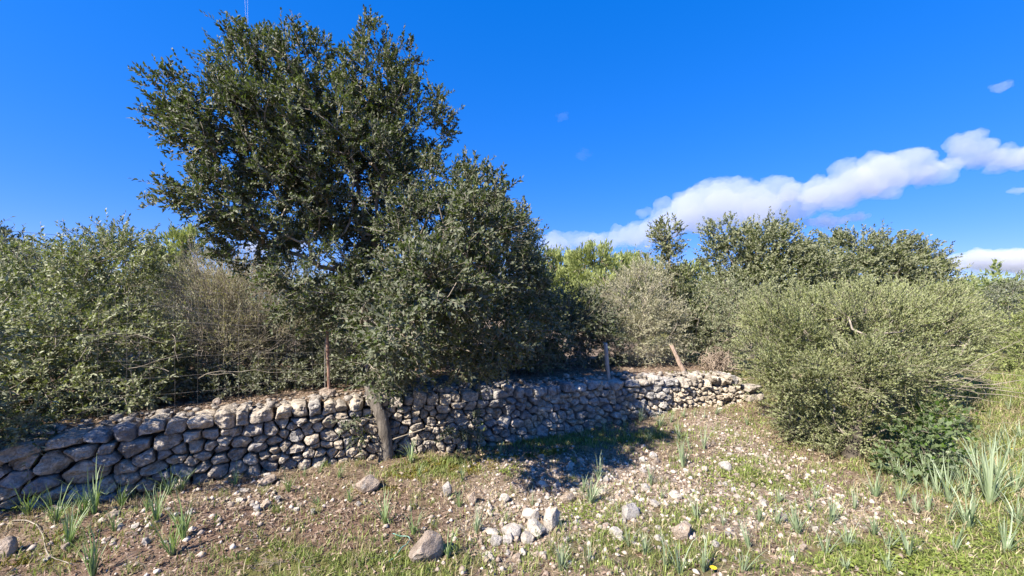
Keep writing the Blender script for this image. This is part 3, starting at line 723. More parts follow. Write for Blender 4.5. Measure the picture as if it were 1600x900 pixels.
for i, (px, d, yt, w, lab) in enumerate([(862, 21, 392, 34, 'yellow green pine just right of the oak crown, half hidden by the olive'), (893, 24, 398, 30, 'small yellow green pine between two taller ones behind the shaded shrub'), (928, 20, 384, 38, 'broadest yellow green pine behind the shaded shrub, with a pale trunk'),
                                         (968, 23, 396, 32, 'yellow green pine behind the left side of the pale grey shrub'), (1008, 24, 398, 32, 'yellow green pine rising behind the pale grey shrub'), (1085, 22, 412, 34, 'low yellow green pine right of the slender tree')]):
    pine(px, d, yt - 4, w * 1.45, lab, 50 + i, 330)
xb = (1180 - 800) / F * 11
plant('round_oak', (xb, 11, gz(xb, 11)), [(xb, 11, gz(xb, 11) - .05), (xb, 11, 1.2), (xb + .1, 11, 2.0)], .12,
      [lob(1146, 405, 11, 42, 36), lob(1130, 368, 11, 22, 20), lob(1200, 400, 10.8, 55, 42), lob(1216, 365, 11, 16, 20), lob(1175, 385, 11.4, 40, 28), lob(1240, 420, 10.6, 50, 36), lob(1142, 455, 10.6, 44, 34), lob(1200, 450, 10.4, 60, 36), lob(1290, 430, 10.8, 45, 30)],
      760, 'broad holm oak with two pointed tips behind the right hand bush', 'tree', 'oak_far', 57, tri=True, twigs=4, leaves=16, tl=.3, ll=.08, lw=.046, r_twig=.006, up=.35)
xb = (1375 - 800) / F * 12.5
plant('round_oak', (xb, 12.5, gz(xb, 12.5)), [(xb, 12.5, gz(xb, 12.5) - .05), (xb, 12.5, 1.2), (xb + .1, 12.5, 2.0)], .12,
      [lob(1330, 400, 12.5, 60, 34), lob(1385, 395, 12.5, 48, 26), lob(1425, 412, 12.4, 44, 30), lob(1300, 390, 12.7, 30, 22), lob(1370, 430, 12.2, 80, 34), lob(1450, 435, 12.4, 34, 26), lob(1310, 440, 12.2, 60, 34)],
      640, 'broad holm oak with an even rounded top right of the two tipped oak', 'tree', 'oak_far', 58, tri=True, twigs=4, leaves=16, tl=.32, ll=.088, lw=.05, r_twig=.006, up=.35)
bush_at('green_shrub', 1105, 8.0, [lob(1100, 510, 8.0, 44, 45), lob(1130, 480, 8.4, 50, 45), lob(1140, 535, 7.6, 44, 40), lob(1085, 555, 7.6, 34, 24), lob(1170, 500, 8.2, 50, 50)], 560, 'green shrub behind the heap of dry brushwood at the wall end', 59, 'olive', twigs=3, leaves=13, tl=.23, ll=.045, lw=.017, r_twig=.003, bare=.08)

# the big bush in the right foreground
bx = gpt(1330, 715)
plant('small_leaved_bush', bx, [bx + np.array([0, 0, -.05]), bx + np.array([.05, .02, .2]), bx + np.array([.12, .05, .42])], .07,
      [lob(1225, 522, 5.2, 62, 45), lob(1300, 512, 5.2, 62, 44), lob(1375, 505, 5.3, 62, 46), lob(1440, 515, 5.4, 58, 46), lob(1500, 520, 5.7, 44, 34, .35, .7), lob(1190, 560, 5.1, 36, 44), lob(1250, 582, 4.7, 55, 42), lob(1325, 575, 4.45, 60, 42), lob(1395, 572, 4.45, 55, 42), lob(1255, 645, 4.85, 36, 40, .3, .6),
       lob(1325, 655, 4.65, 52, 46, .3, .6), lob(1395, 650, 4.6, 42, 46, .3, .6), lob(1450, 570, 4.9, 42, 34), lob(1330, 495, 6.0, 100, 44), lob(1225, 495, 6.0, 56, 36), lob(1440, 485, 6.2, 60, 38), lob(1430, 610, 4.7, 28, 30, .25, .6), lob(1310, 705, 4.5, 40, 18, .2, .4), lob(1370, 712, 4.45, 40, 16, .2, .4)], 1900,
      'large rounded pale green bush with tiny leaves in the open ground', 'shrub', 'bush', 61, twigs=6, leaves=16, tl=.20, ll=.032, lw=.0122, r_twig=.0026, up=.5, spread=.6, bark='twig_dark', twig='twig', shell=.45, gap=.45, gapf=3.2, rmax=.011, bare=.05, tvar=.26,
      extra=strands(26, ((3.9, 5.0), (4.3, 4.7), (.35, 1.0)), (.3, .9), r0, .1, .0042, (.0, 1.0)))
c = gpt(1430, 715); br = np.random.default_rng(62)
bush_at('bramble', 1445, 4.1, [lob(1445, 690, 4.0, 30, 28, .2), lob(1420, 725, 3.95, 40, 16, .15), lob(1465, 660, 4.2, 20, 22, .15)], 110, 'fresh green bramble growing under the right edge of the pale bush', 62, 'bramble', twigs=2, leaves=7, tl=.14, ll=.05, lw=.04, r_twig=.002, trunk_r=.006)
bush_at('yellow_green_tree', 1640, 7.4, [lob(1610, 560, 7.4, 48, 34), lob(1660, 520, 7.6, 70, 50), lob(1640, 590, 7.2, 50, 26)], 360, 'low yellow green conifer shrub cut by the right edge', 63, 'pine', 'tree', twigs=4, leaves=16, tl=.2, ll=.06, lw=.014, r_twig=.004, up=.1)
bush_at('blue_grey_shrub', 1560, 13, [lob(1560, 490, 13, 45, 34), lob(1600, 480, 13.5, 50, 40), lob(1530, 510, 12.6, 36, 30)], 380, 'blue grey shrub standing beyond the pale bush at the right', 64, 'olive_back', tri=True, twigs=3, leaves=14, tl=.3, ll=.1, lw=.035, r_twig=.006)
for i, (px, d, yt, w, lab) in enumerate([(1505, 34, 441, 34, 'leftmost of the far pines under the low cloud at the right'), (1545, 38, 434, 36, 'far pine in the middle of the three under the low cloud'), (1592, 36, 438, 40, 'rightmost of the far pines under the low cloud')]):
    pine(px, d, yt, w, lab, 70 + i, 300, leaf='pine_far', group='far pines at the right', ll=.24, lw=.05)


# far woodland that closes the gaps between the trees: reads as one mass
def woodland():
    r = np.random.default_rng(80); n = 800; a = r.uniform(-1.0, 1.0, n); d = r.uniform(36, 60, n)
    P = np.stack([np.sin(a) * d * 1.15, np.cos(a) * d * 1.0 + 8, np.zeros(n)], 1); P[:, 2] = ground_z(P[:, 0], P[:, 1]) + r.uniform(.1, 1, n) ** .8 * (3.2 + 1.2 * vn(P[:, 0] * .25, P[:, 1] * .25, 3))
    o0 = foliage('distant_woodland', M['pine_far'], None, P, unit(r.normal(size=(n, 3)) + np.array([0, -.4, .5])), r, 4, 14, 1.1, .55, .17, tri=True, tint=np.clip(r.normal(.45, .2, n), 0, 1))
    tag(bpy.data.objects['distant_woodland'], 'band of distant green woodland between the trees', kind='stuff')


woodland()

# ------------------------------------------------------------------ fence on the terrace
def fence_pt(x, dep=-.36):
    nx, ny = wall_n(x); return x + nx * dep, wall_y(x) + ny * dep


def build_fence():
    r = np.random.default_rng(90); x0, x1 = -3.6, 1.36
    p = at(513, 612, 4.72); root = thing('wire_mesh_fence', p, 'sagging wire mesh fence on old posts along the top of the wall', 'fence'); root['kind'] = 'thing'
    hgt = lambda x: np.interp(x, [-3.6, -2.0, 0, 1.4], [1.85, 1.75, 1.5, 1.16])
    xs = np.linspace(x0, x1, 60)
    for k in range(8):
        f = k / 7; fx, fy = fence_pt(xs); z0 = ground_z(fx, fy) + .05; z = z0 + (hgt(xs) - z0) * f + .012 * np.sin(xs * 5 + k) + np.cumsum(r.normal(0, .002, 60))
        co, q = path_tube(np.stack([fx, fy, z], 1) - p, .0008, 4); mesh_obj('line_wire', co, q, M['wire'], root)
    co, q = path_tube(np.array([[0, 0, 0], [.004, .002, .3], [-.003, 0, .65], [.002, 0, 1.0]]), 0.00065, 4)
    first = None
    for x in np.arange(x0, x1, .152):
        fx, fy = fence_pt(x); z0 = float(ground_z(fx, fy)) + .03
        if first is None: o = first = mesh_obj('stay_wire', co, q, M['wire'], root)
        else: o = first.copy(); link(o, root)
        o.location = np.array([fx, fy, z0]) - p; o.scale = (1, 1, float(hgt(x)) - z0); o.rotation_euler = (0, r.normal(0, .012), r.uniform(0, 6))

    def post(name, px0, py0, px1, py1, d, w, dpt, mat, label, lean=0., split=False):
        a, b_ = at(px0, py0, d), at(px1, py1, d + lean); a[2] = min(a[2], gz(a[0], a[1])) - .04; n = 9; t = np.linspace(0, 1, n)
        rows = []
        for i in range(n):
            c = a + (b_ - a) * t[i] + np.array([r.normal(0, w * .05), r.normal(0, w * .05), 0]); ww = w * (1 - .12 * t[i]) * r.uniform(.9, 1.08)
            th = np.arange(8) * np.pi / 4 + .4; k = np.abs(np.cos(th)) ** 6 * .0 + 1
            rows.append(c + np.stack([np.cos(th) * ww * .5 * k, np.sin(th) * dpt * .5, np.zeros(8) + (r.normal(0, w * .25, 8) if i == n - 1 else 0)], 1))
        V = np.concatenate(rows); i = np.arange(8); j = (i + 1) % 8
        q = np.concatenate([np.stack([i, j, j + 8, i + 8], 1) + k * 8 for k in range(n - 1)]); V = np.concatenate([V, rows[-1].mean(0)[None] + np.array([[0, 0, w * .1]])])
        top = np.stack([i + (n - 1) * 8, j + (n - 1) * 8, np.full(8, n * 8)], 1)
        o = mesh_obj(name, V - p, [q, top], mat, root); o['label'] = label
    post('post', 514, 612, 511, 505, 4.72, .034, .034, M['rust'], 'rusty iron post')
    co, q = path_tube(np.array([at(508, 613, 4.74), at(508, 560, 4.74), at(509, 520, 4.75)]) - p, .006, 5); mesh_obj('stiffening_rod', co, q, M['wire'], root)
    post('post', 731, 600, 726, 555, 5.1, .034, .034, M['rust'], 'short rusty iron post behind the oak leaves')
    post('post', 956, 592, 946, 536, 5.75, .062, .058, M['wood'], 'leaning grey wooden post')
    pl = at(1071, 582, 6.6); pl[2] = gz(pl[0], pl[1]); p2 = p; p = pl; root = thing('leaning_plank', pl, 'split reddish plank leaning among the shrubs near the wall end', 'plank')
    post('board', 1071, 582, 1050, 541, 6.6, .085, .03, M['plank'], 'split reddish board', .12)
    for c in root.children: del c['label']


build_fence()


def brush_heap():
    r = np.random.default_rng(95); c = at(1121, 562, 7.0); c[2] = gz(c[0], c[1]); A = Acc()
    for _ in range(260):
        a = r.uniform(0, 6.28); u = r.normal(size=3); p = c + np.array([.26, .22, 0]) * unit(u) * r.random() ** .4; p[2] = c[2] + abs(r.normal(.12, .1)); d = unit(r.normal(size=3) + np.array([0, 0, .5])); L = r.uniform(.12, .34); t = np.linspace(-.5, .5, 5)[:, None]
        pts = p + d * L * t + np.cumsum(r.normal(0, .018, (5, 3)), 0) - np.array([0, 0, 1]) * (t * t) * .3; pts[:, 2] = np.maximum(pts[:, 2], c[2] + .01)
        co, q = path_tube(pts, .0045, 4); A.add(co - c, q)
    o = A.build('brushwood_heap', M['pine_bark']); o.location = c; tag(o, 'small heap of dry brown brushwood on the terrace at the wall end', 'brushwood')


brush_heap()

# ------------------------------------------------------------------ loose stones
LAND = [(860, 808, 'the tall pointed stone'), (799, 832, 'the blocky white stone'), (985, 803, 'the large flat topped stone'), (667, 855, 'the brown boulder'), (1135, 730, 'the cream wedge stone'), (602, 700, 'the oak trunk'), (148, 870, 'the tall corner asphodel'), (290, 810, 'the tall bushy asphodel'),
        (1069, 828, 'the sunken pinkish boulder'), (1547, 750, 'the tallest asphodel clump'), (1114, 890, 'the bottom edge flower'), (1300, 740, 'the foot of the pale bush'), (1445, 700, 'the green bramble'), (697, 765, 'the lichen covered stone'), (400, 790, 'the upright small white stone'), (568, 760, 'the mossy clod'), (1120, 610, 'the end of the wall'),
        (952, 590, 'the grey wooden post'), (72, 850, 'the pale curved stem'), (625, 862, 'the turquoise twine'), (1224, 808, 'the half sunk pinkish stone'), (1578, 705, 'the yellow flowers at the right'), (1060, 655, 'the corner of the oak shadow'), (430, 745, 'the thin grey stick'), (889, 783, 'the slanting grey stone'), (1057, 775, 'the pale end stone'), (736, 780, 'the grey weathered stone')]
TAKEN = set()


def where_label(kind, px, py, size_words):
    order = sorted(LAND, key=lambda q: math.hypot(q[0] - px, (q[1] - py) * 1.4))
    for lx, ly, nm in order[:7]:
        dx, dy = px - lx, py - ly; rel = ('right of ' if dx > 0 else 'left of ') if abs(dx) > abs(dy) * 1.2 else ('below ' if dy > 0 else 'above ')
        dist = math.hypot(dx, dy); far = 'just ' if dist < 38 else ('' if dist < 95 else 'well ')
        t = f"{size_words} {kind} {far}{rel}{nm}"
        if t not in TAKEN: TAKEN.add(t); return t
    return None


ROCKS = [rock_mesh('field_stone', M['rock'], 500 + i, 3) for i in range(9)]; BROWN = [rock_mesh('field_stone', M['rock_pink'], 540 + i, 3, 6, 1.7) for i in range(5)]


def field_stone(px, py, w, h, label, brown=False, seed=0, group=None, dep=.8, tilt=.15, sink=.22, name='field_stone'):
    """px, py: middle of its foot in the photo; w, h: size in photo px"""
    r = np.random.default_rng(1000 + seed); g = gpt(px, py); s = g[1] / F; pool = BROWN if brown else ROCKS
    o = bpy.data.objects.new(name, pool[r.integers(len(pool))]); COL.objects.link(o)
    hh = h * s * .5 / (1 - sink * .5); o.scale = (w * s * .5, w * s * .5 * dep, hh); o.location = (g[0], g[1] + w * s * .2, g[2] + hh * (1 - 2 * sink * .8))
    o.rotation_euler = (r.normal(0, tilt), r.normal(0, tilt), r.uniform(-.5, .5)); return tag(o, label, 'stone', group)


CL = 'cluster of white stones'
for i, (px, py, w, h, lab, br) in enumerate([
        (860, 830, 27, 42, 'tall pointed grey stone standing at the back of the white stone cluster', 0), (831, 815, 30, 22, 'rounded grey stone left of the tall pointed stone', 0),
        (836, 838, 38, 24, 'wide flat white stone in front of the tall pointed stone', 0), (799, 843, 32, 24, 'blocky white stone at the left of the white stone cluster', 0),
        (824, 850, 22, 20, 'white stone at the front of the cluster, below the wide flat one', 0), (792, 851, 22, 16, 'low white stone in front of the blocky white stone', 0),
        (775, 853, 19, 16, 'small white stone at the left front of the white stone cluster', 0), (768, 838, 26, 11, 'thin flat grey slab left of the blocky white stone', 0),
        (985, 813, 36, 26, 'large flat topped pale stone alone right of the white stone cluster', 0), (963, 838, 22, 13, 'small white slab below the large flat topped stone', 0),
        (667, 878, 62, 40, 'big rough brown boulder with grass at its foot', 1), (1135, 737, 19, 18, 'cream coloured wedge of stone on the green herb patch', 0),
        (889, 786, 28, 14, 'slanting grey stone above the tall pointed stone', 1), (1069, 842, 34, 26, 'pinkish boulder mostly sunk in the ground', 1),
        (1057, 781, 20, 15, 'pale stone at the right end of the gravel row', 0), (1024, 792, 20, 10, 'low white stone lying left of the pale end stone', 0), (1010, 768, 17, 12, 'cream stone behind the low white stone in the gravel', 0),
        (790, 785, 16, 14, 'round white stone above the white stone cluster', 0), (849, 762, 18, 10, 'cream stone at the edge of the oak shadow', 0), (697, 775, 18, 22, 'white lichen covered stone right of the mossy bank', 0),
        (400, 800, 12, 14, 'upright small white stone in the gravel below the sunlit wall', 0), (415, 794, 15, 13, 'rounded grey stone beside the upright small white stone', 1), (488, 804, 9, 12, 'narrow white stone on the bare red earth', 0),
        (100, 860, 15, 11, 'round greenish stone in the left corner among asphodels', 1), (225, 852, 15, 11, 'pale stone between the two left corner asphodels', 0), (2, 872, 30, 32, 'dark rough stone cut by the left edge', 1),
        (171, 810, 24, 9, 'flat grey stone on the hump in front of the shaded wall', 1), (412, 757, 34, 11, 'flat pale slab at the foot of the sunlit wall', 1), (560, 792, 9, 9, 'small white stone below the mossy clod', 0),
        (1233, 750, 10, 8, 'white pebble near the foot of the pale bush', 0), (1192, 789, 14, 9, 'white stone below the green herb patch', 0), (1313, 779, 12, 7, 'small white stone on the litter before the pale bush', 0), (1224, 816, 18, 13, 'half sunk pinkish stone in the right gravel', 1),
        (817, 869, 13, 12, 'small white stone in front of the cluster, right one of two', 0), (768, 876, 13, 9, 'low white stone in front of the cluster, left one', 0), (807, 877, 14, 13, 'cream stone in front of the cluster', 1), (736, 787, 18, 20, 'grey weathered stone left of the round white stone', 1),
        (568, 770, 46, 26, 'mossy brown clod of earth and stone below the wall', 1), (339, 640, 14, 12, 'grey stone lying on the terrace edge under the shrubs', 1), (511, 622, 30, 14, 'wide cream stone on top of the wall beside the rusty post', 1)]):
    if py < 660:
        g = at(px, py, 4.35 if px < 400 else 4.72); o = tag(bpy.data.objects.new('field_stone', BROWN[i % 5]), lab, 'stone'); COL.objects.link(o); s = g[1] / F
        o.scale = (w * s * .5, w * s * .42, h * s * .5); o.location = (g[0], g[1], max(gz(g[0], g[1]), float(np.interp(g[0], WX, WZT)) - .01) + h * s * .35)
    else: field_stone(px, py, w, h, lab, br, i)

rs = np.random.default_rng(97); cnt = {'a': 0}
REG = [((840, 1060), (715, 790), 55, 'small pale stone in the gravel below the shaded wall', 'pale stones below the shaded wall'), ((1060, 1290), (680, 790), 42, 'small white stone on the bare slope left of the pale bush', 'white stones on the slope by the pale bush'),
       ((740, 960), (790, 880), 40, 'small stone scattered around the white stone cluster', 'stones around the white cluster'), ((1080, 1340), (790, 880), 40, 'small pinkish stone in the right hand gravel', 'stones in the right gravel'),
       ((350, 470), (745, 800), 24, 'small stone in the gravel fan under the sunlit wall', 'stones under the sunlit wall'), ((60, 330), (790, 880), 26, 'small stone among the left corner asphodels', 'stones among the left asphodels'), ((960, 1080), (790, 870), 26, 'small stone around the large flat topped stone', 'stones around the flat topped stone')]
for (xa, xb_), (ya, yb), n, lab, grp in REG:
    for _ in range(n):
        w = rs.choice([6, 7, 8, 10, 12]) * rs.uniform(.85, 1.2)
        qx, qy = rs.uniform(xa, xb_), rs.uniform(ya, yb)
        field_stone(qx, qy, w, w * rs.uniform(.5, .8), where_label('loose stone', qx, qy, 'very small' if w < 7.5 else ('small' if w < 10 else 'fist sized')) or lab, rs.random() < (.55 if 'pinkish' in lab or xa < 500 else .3), rs.integers(1e6), grp)


# ------------------------------------------------------------------ scattered ground cover (nobody could count it)
def in_view(n, y0=1.55, y1=7.5, xr=1.3, pw=1.0):
    d = y0 + (y1 - y0) * rs.random(n) ** pw; x = d * rs.uniform(-xr, xr, n); return x, d


def pebbles():
    x, y = in_view(90000, 1.6, 7.5, 1.3, .8); g, gr, st, rd, d = covers(x, y)
    k = (rs.random(len(x)) < (g * .6 + .035) * (1 - .5 * gr)) & (d < -.02); x, y = x[k], y[k]; n = len(x)
    z = ground_z(x, y); s = .006 + .027 * rs.random(n) ** 4
    V0 = np.array([[1, 0, 0], [0, 1, 0], [-1, 0, 0], [0, -1, 0], [.1, .1, .75], [0, 0, -.6]]); Fc = np.array([[0, 1, 4], [1, 2, 4], [2, 3, 4], [3, 0, 4], [1, 0, 5], [2, 1, 5], [3, 2, 5], [0, 3, 5]])
    a = rs.uniform(0, 6.28, n); ca, sa = np.cos(a), np.sin(a)
    V = V0[None] * (s[:, None, None] * rs.uniform(.6, 1.3, (n, 6, 3))); W_ = np.stack([V[..., 0] * ca[:, None] - V[..., 1] * sa[:, None], V[..., 0] * sa[:, None] + V[..., 1] * ca[:, None], V[..., 2]], -1)
    W_ += np.stack([x, y, z + s * .25], 1)[:, None]
    print('pebbles', n); tt = np.repeat(rs.random(n), 6)
    o = mesh_obj('gravel', W_.reshape(-1, 3), (Fc[None] + (np.arange(n) * 6)[:, None, None]).reshape(-1, 3), M['pebble'], tint=tt); tag(o, 'loose pale gravel strewn over the earth', kind='stuff')


def blades(name, x, y, h, w, lean, mat, label, tint, z=None, parent=None, segs=2, curl=.5):
    n = len(x); z = ground_z(x, y) - .004 if z is None else z; a = rs.uniform(0, 6.28, n); d = np.stack([np.cos(a), np.sin(a), np.zeros(n)], 1); side = np.stack([-np.sin(a + rs.normal(0, .6, n)), np.cos(a), np.zeros(n)], 1)
    b0 = np.stack([x, y, z], 1); t1, t2 = .5, 1.0
    up = np.array([0, 0, 1.]); lz = np.sqrt(np.clip(1 - lean ** 2, .05, 1))
    p1 = b0 + (d * (lean * .35)[:, None] + up * lz[:, None]) * (h * .55)[:, None]; p2 = p1 + (d * (lean * (1 + curl))[:, None] + up * (lz * .75)[:, None]) * (h * .5)[:, None]
    ww = (w * .5)[:, None]
    co = np.stack([b0 - side * ww, b0 + side * ww, p1 + side * ww * .8, p1 - side * ww * .8, p2], 1).reshape(-1, 3); i = np.arange(n)[:, None] * 5
    o = mesh_obj(name, co, [i + np.array([[0, 1, 2, 3]]), i + np.array([[3, 2, 4]])], mat, parent, tint=np.repeat(np.clip(tint, 0, 1), 5)); return tag(o, label, kind='stuff')


def ground_cover():
    # grass
    x, y = in_view(470000, 1.55, 9.0, 1.35, .75); g, gr, st, rd, d = covers(x, y); cl = fbm(x * 9, y * 9, 55, 3)
    k = (rs.random(len(x)) < np.clip(gr * 1.2 + .05, 0, 1) * sstep(.36, .56, cl)) & (d < .0) ; x, y = x[k], y[k]; n = len(x); print('grass', n)
    f = sstep(3.6, 5.5, x)
    blades('grass', x, y, rs.uniform(.025, .075, n) * (1 + .9 * f), rs.uniform(.002, .0045, n) * (1 + .25 * y), rs.uniform(.1, .8, n), M['grass'], 'short green grass in patches over the earth', rs.normal(.5, .25, n) + .15 * f)
    # scattered tufts
    nt = 420; tx, ty = in_view(nt, 1.7, 6.5, 1.25, .8); g, gr, st, rd, d = covers(tx, ty); k = d < -.1; tx, ty = tx[k], ty[k]; nt = len(tx); m = 34
    x = np.repeat(tx, m) + rs.normal(0, .025, nt * m); y = np.repeat(ty, m) + rs.normal(0, .025, nt * m); hs = np.repeat(rs.uniform(.04, .12, nt), m); dry = np.repeat(rs.random(nt) < .35, m)
    blades('grass_tufts', x[~dry], y[~dry], (hs * rs.uniform(.5, 1.1, nt * m))[~dry], rs.uniform(.0022, .004, nt * m)[~dry], rs.uniform(.1, .85, nt * m)[~dry], M['grass'], 'fine green grass tufts dotted over the earth', rs.normal(.5, .2, nt * m)[~dry])
    blades('dead_grass_tufts', x[dry], y[dry], (hs * rs.uniform(.5, 1.2, nt * m))[dry], rs.uniform(.0018, .0035, nt * m)[dry], rs.uniform(.1, .8, nt * m)[dry], M['straw'], 'withered straw coloured tufts dotted over the earth', rs.normal(.45, .25, nt * m)[dry])
    # dead straw: thin everywhere, thick in the flattened grass at the right
    x, y = in_view(260000, 1.55, 9.0, 1.35, .75); g, gr, st, rd, d = covers(x, y)
    k = (rs.random(len(x)) < np.clip(st * .55 + .12 + .10 * gr, 0, 1)) & (d < .05); x, y = x[k], y[k]; n = len(x); print('straw', n); f = sstep(2.5, 4.5, x)
    blades('dry_grass', x, y, rs.uniform(.04, .12, n) * (1 + 1.2 * f), rs.uniform(.0018, .004, n) * (1 + .2 * y), rs.uniform(.6, .99, n), M['straw'], 'flattened straw coloured dead grass', rs.random(n))
    # leaf litter
    x, y = in_view(125000, 1.55, 8.0, 1.3, .75); g, gr, st, rd, d = covers(x, y)
    k = (rs.random(len(x)) < np.clip(.42 + .5 * rd + .3 * (d > .1), 0, 1) * (1 - .5 * gr)) & ((d < -.03) | (d > .3)); x, y = x[k], y[k]; n = len(x); print('litter', n)
    z = ground_z(x, y) + rs.uniform(.001, .016, n); a = rs.uniform(0, 6.28, n); L = rs.uniform(.006, .030, n)[:, None]; w = rs.uniform(.002, .011, n)[:, None]
    ax = unit(np.stack([np.cos(a), np.sin(a), rs.normal(0, .35, n)], 1)); nr = unit(rs.normal(size=(n, 3)) * .5 + np.array([0, 0, 1])); sd = unit(np.cross(nr, ax)); c = np.stack([x, y, z], 1)
    co = np.stack([c - ax * L - sd * w * .7, c + sd * w * 1.2 + nr * w * .6, c + ax * L], 1).reshape(-1, 3)
    o = mesh_obj('leaf_litter', co, np.arange(3 * n).reshape(-1, 3), M['litter'], tint=np.repeat(np.clip(rs.normal(.36, .27, n), 0, 1), 3)); tag(o, 'brown dead leaves and twig bits covering the earth', kind='stuff')
    # bright low herbs
    P = []
    for px, py, rx, ry, n in ((1165, 750, .22, .16, 420), (1120, 745, .2, .2, 260), (1215, 752, .3, .14, 420), (1250, 760, .2, .1, 200), (1150, 720, .2, .15, 350), (1225, 700, .12, .1, 120), (1190, 790, .5, .2, 500), (905, 800, .15, .2, 250), (795, 737, .12, .08, 200), (1190, 660, .4, .3, 250), (1500, 880, .6, .25, 2600), (1560, 840, .5, .3, 1800), (1420, 885, .5, .15, 900), (1540, 640, .8, .6, 1500), (1480, 600, .6, .8, 900), (1340, 890, .4, .15, 500), (20, 785, .05, .05, 40), (1120, 690, .2, .2, 150)):
        c = gpt(px, py); P.append(np.stack([c[0] + rs.normal(0, rx * .6, n), c[1] + rs.normal(0, ry * .6, n)], 1))
    for px, n in ((1090, 300), (1130, 380), (1070, 120)):
        c = at(px, 578, 6.55); P.append(np.stack([c[0] + rs.normal(0, .22, n), c[1] + rs.normal(0, .07, n)], 1))
    P = np.concatenate(P); k = fbm(P[:, 0] * 14, P[:, 1] * 14, 77, 3) > .42; P = P[k]; n = len(P); z = ground_z(P[:, 0], P[:, 1]) + rs.uniform(.004, .03, n); C = np.column_stack([P, z])
    a = rs.uniform(0, 6.28, n); ax = np.stack([np.cos(a), np.sin(a), rs.uniform(-.1, .5, n)], 1); nr = unit(rs.normal(size=(n, 3)) * .35 + np.array([0, 0, 1])); sd = unit(np.cross(nr, ax)); L = rs.uniform(.006, .014, n)[:, None]
    co = np.stack([C, C + ax * L + sd * L * .75, C + ax * L * 2, C + ax * L - sd * L * .75], 1).reshape(-1, 3)
    o = mesh_obj('low_herbs', co, np.arange(4 * n).reshape(-1, 4), M['clover'], tint=np.repeat(rs.random(n), 4)); tag(o, 'bright green low herbs in small patches', kind='stuff')
    # moss and short turf on the bank under the wall
    P = []
    for px, py, rx, ry, n in ((700, 728, .45, .16, 9000), (655, 742, .25, .08, 3000), (800, 712, .3, .1, 3500), (860, 705, .25, .1, 3000), (590, 765, .18, .07, 1600), (90, 845, .12, .08, 900), (50, 880, .2, .06, 1500), (640, 728, .15, .06, 1200)):
        c = gpt(px, py); P.append(np.stack([c[0] + rs.normal(0, rx * .6, n), c[1] + rs.normal(0, ry * .6, n)], 1))
    P = np.concatenate(P); k = fbm(P[:, 0] * 10, P[:, 1] * 10, 79, 3) > .45; P = P[k]; n = len(P)
    blades('moss', P[:, 0], P[:, 1], rs.uniform(.008, .028, n), rs.uniform(.005, .010, n), rs.uniform(.2, .9, n), M['moss'], 'ochre and green moss on the bank below the wall', .5 + .5 * (fbm(P[:, 0] * 5, P[:, 1] * 5, 81) - .5) * 3 + rs.normal(0, .15, n))


def fallen_twigs():
    x, y = in_view(5200, 1.6, 7.5, 1.3, .8); g, gr, st, rd, d = covers(x, y); k = (rs.random(len(x)) < .25 + .5 * rd) & (d < -.03); x, y = x[k], y[k]; n = len(x)
    a = rs.uniform(0, 6.28, n); L = rs.uniform(.02, .11, n); A = Acc(); P = []
    for t in (-1, -.3, .4, 1):
        w = rs.normal(0, .12, (n, 2)) * L[:, None]; qx = x + np.cos(a) * L * t + w[:, 0]; qy = y + np.sin(a) * L * t + w[:, 1]; P.append(np.stack([qx, qy, ground_z(qx, qy) + .006 + np.abs(rs.normal(0, .012, n)) * (abs(t) > .5)], 1))
    for i in range(3): A.add(*tubes(P[i], P[i + 1], np.full(n, .0022 - i * .0004), np.full(n, .0018 - i * .0004), 3))
    tag(A.build('fallen_twigs', M['twig']), 'thin grey dead twigs strewn over the earth', kind='stuff')


fallen_twigs()
M['pebble'] = leaf_mat('pebble', (.24, .18, .14), (.58, .50, .42), None, .95, 0.0, .1)
pebbles(); ground_cover()

# ------------------------------------------------------------------ asphodels
def asph_mesh(seed, mat, n, L=.4):
    r = np.random.default_rng(seed); A = Acc(); top = r.uniform(.55, 1.35)
    for k in range(n):
        a = r.uniform(0, 6.28); lean = r.uniform(.08, top); l = L * r.uniform(.5, 1.15); t = np.linspace(0, 1, 6); e = r.uniform(.5, 1.9)
        ang = lean * .55 + lean * e * t ** 1.6; step = l / 5
        xy = np.concatenate([[0], np.cumsum(np.sin(ang[:-1]) * step)]); z = np.concatenate([[0], np.cumsum(np.cos(ang[:-1]) * step)])
        d = np.array([math.cos(a), math.sin(a), 0]); s = np.array([-math.sin(a), math.cos(a), 0]); c = d * (xy + .012)[:, None] + np.array([0, 0, 1]) * z[:, None] + s * (np.cumsum(r.normal(0, .012, 6)) * t)[:, None]
        w = np.array([.9, 1, .9, .72, .45, .05])[:, None] * r.uniform(.0045, .0075); kn = np.stack([-d[0] * np.cos(ang), -d[1] * np.cos(ang), np.sin(ang)], 1)
        V = np.concatenate([c - s * w + kn * w * .6, c, c + s * w + kn * w * .6]); i = np.arange(5)
        if r.random() < .12: V[:, 2] *= np.where(np.tile(t, 3) > .45, .55, 1)          # a bent leaf
        A.add(V, np.concatenate([np.stack([i, i + 6, i + 7, i + 1], 1), np.stack([i + 6, i + 12, i + 13, i + 7], 1)]), np.clip(r.normal(.5, .3) + .25 * np.tile(t, 3) - .1, 0, 1))
    o = A.build('asphodel', mat); me = o.data; bpy.data.objects.remove(o); HT[me.name] = float(np.max(np.concatenate(A.co)[:, 2])); return me


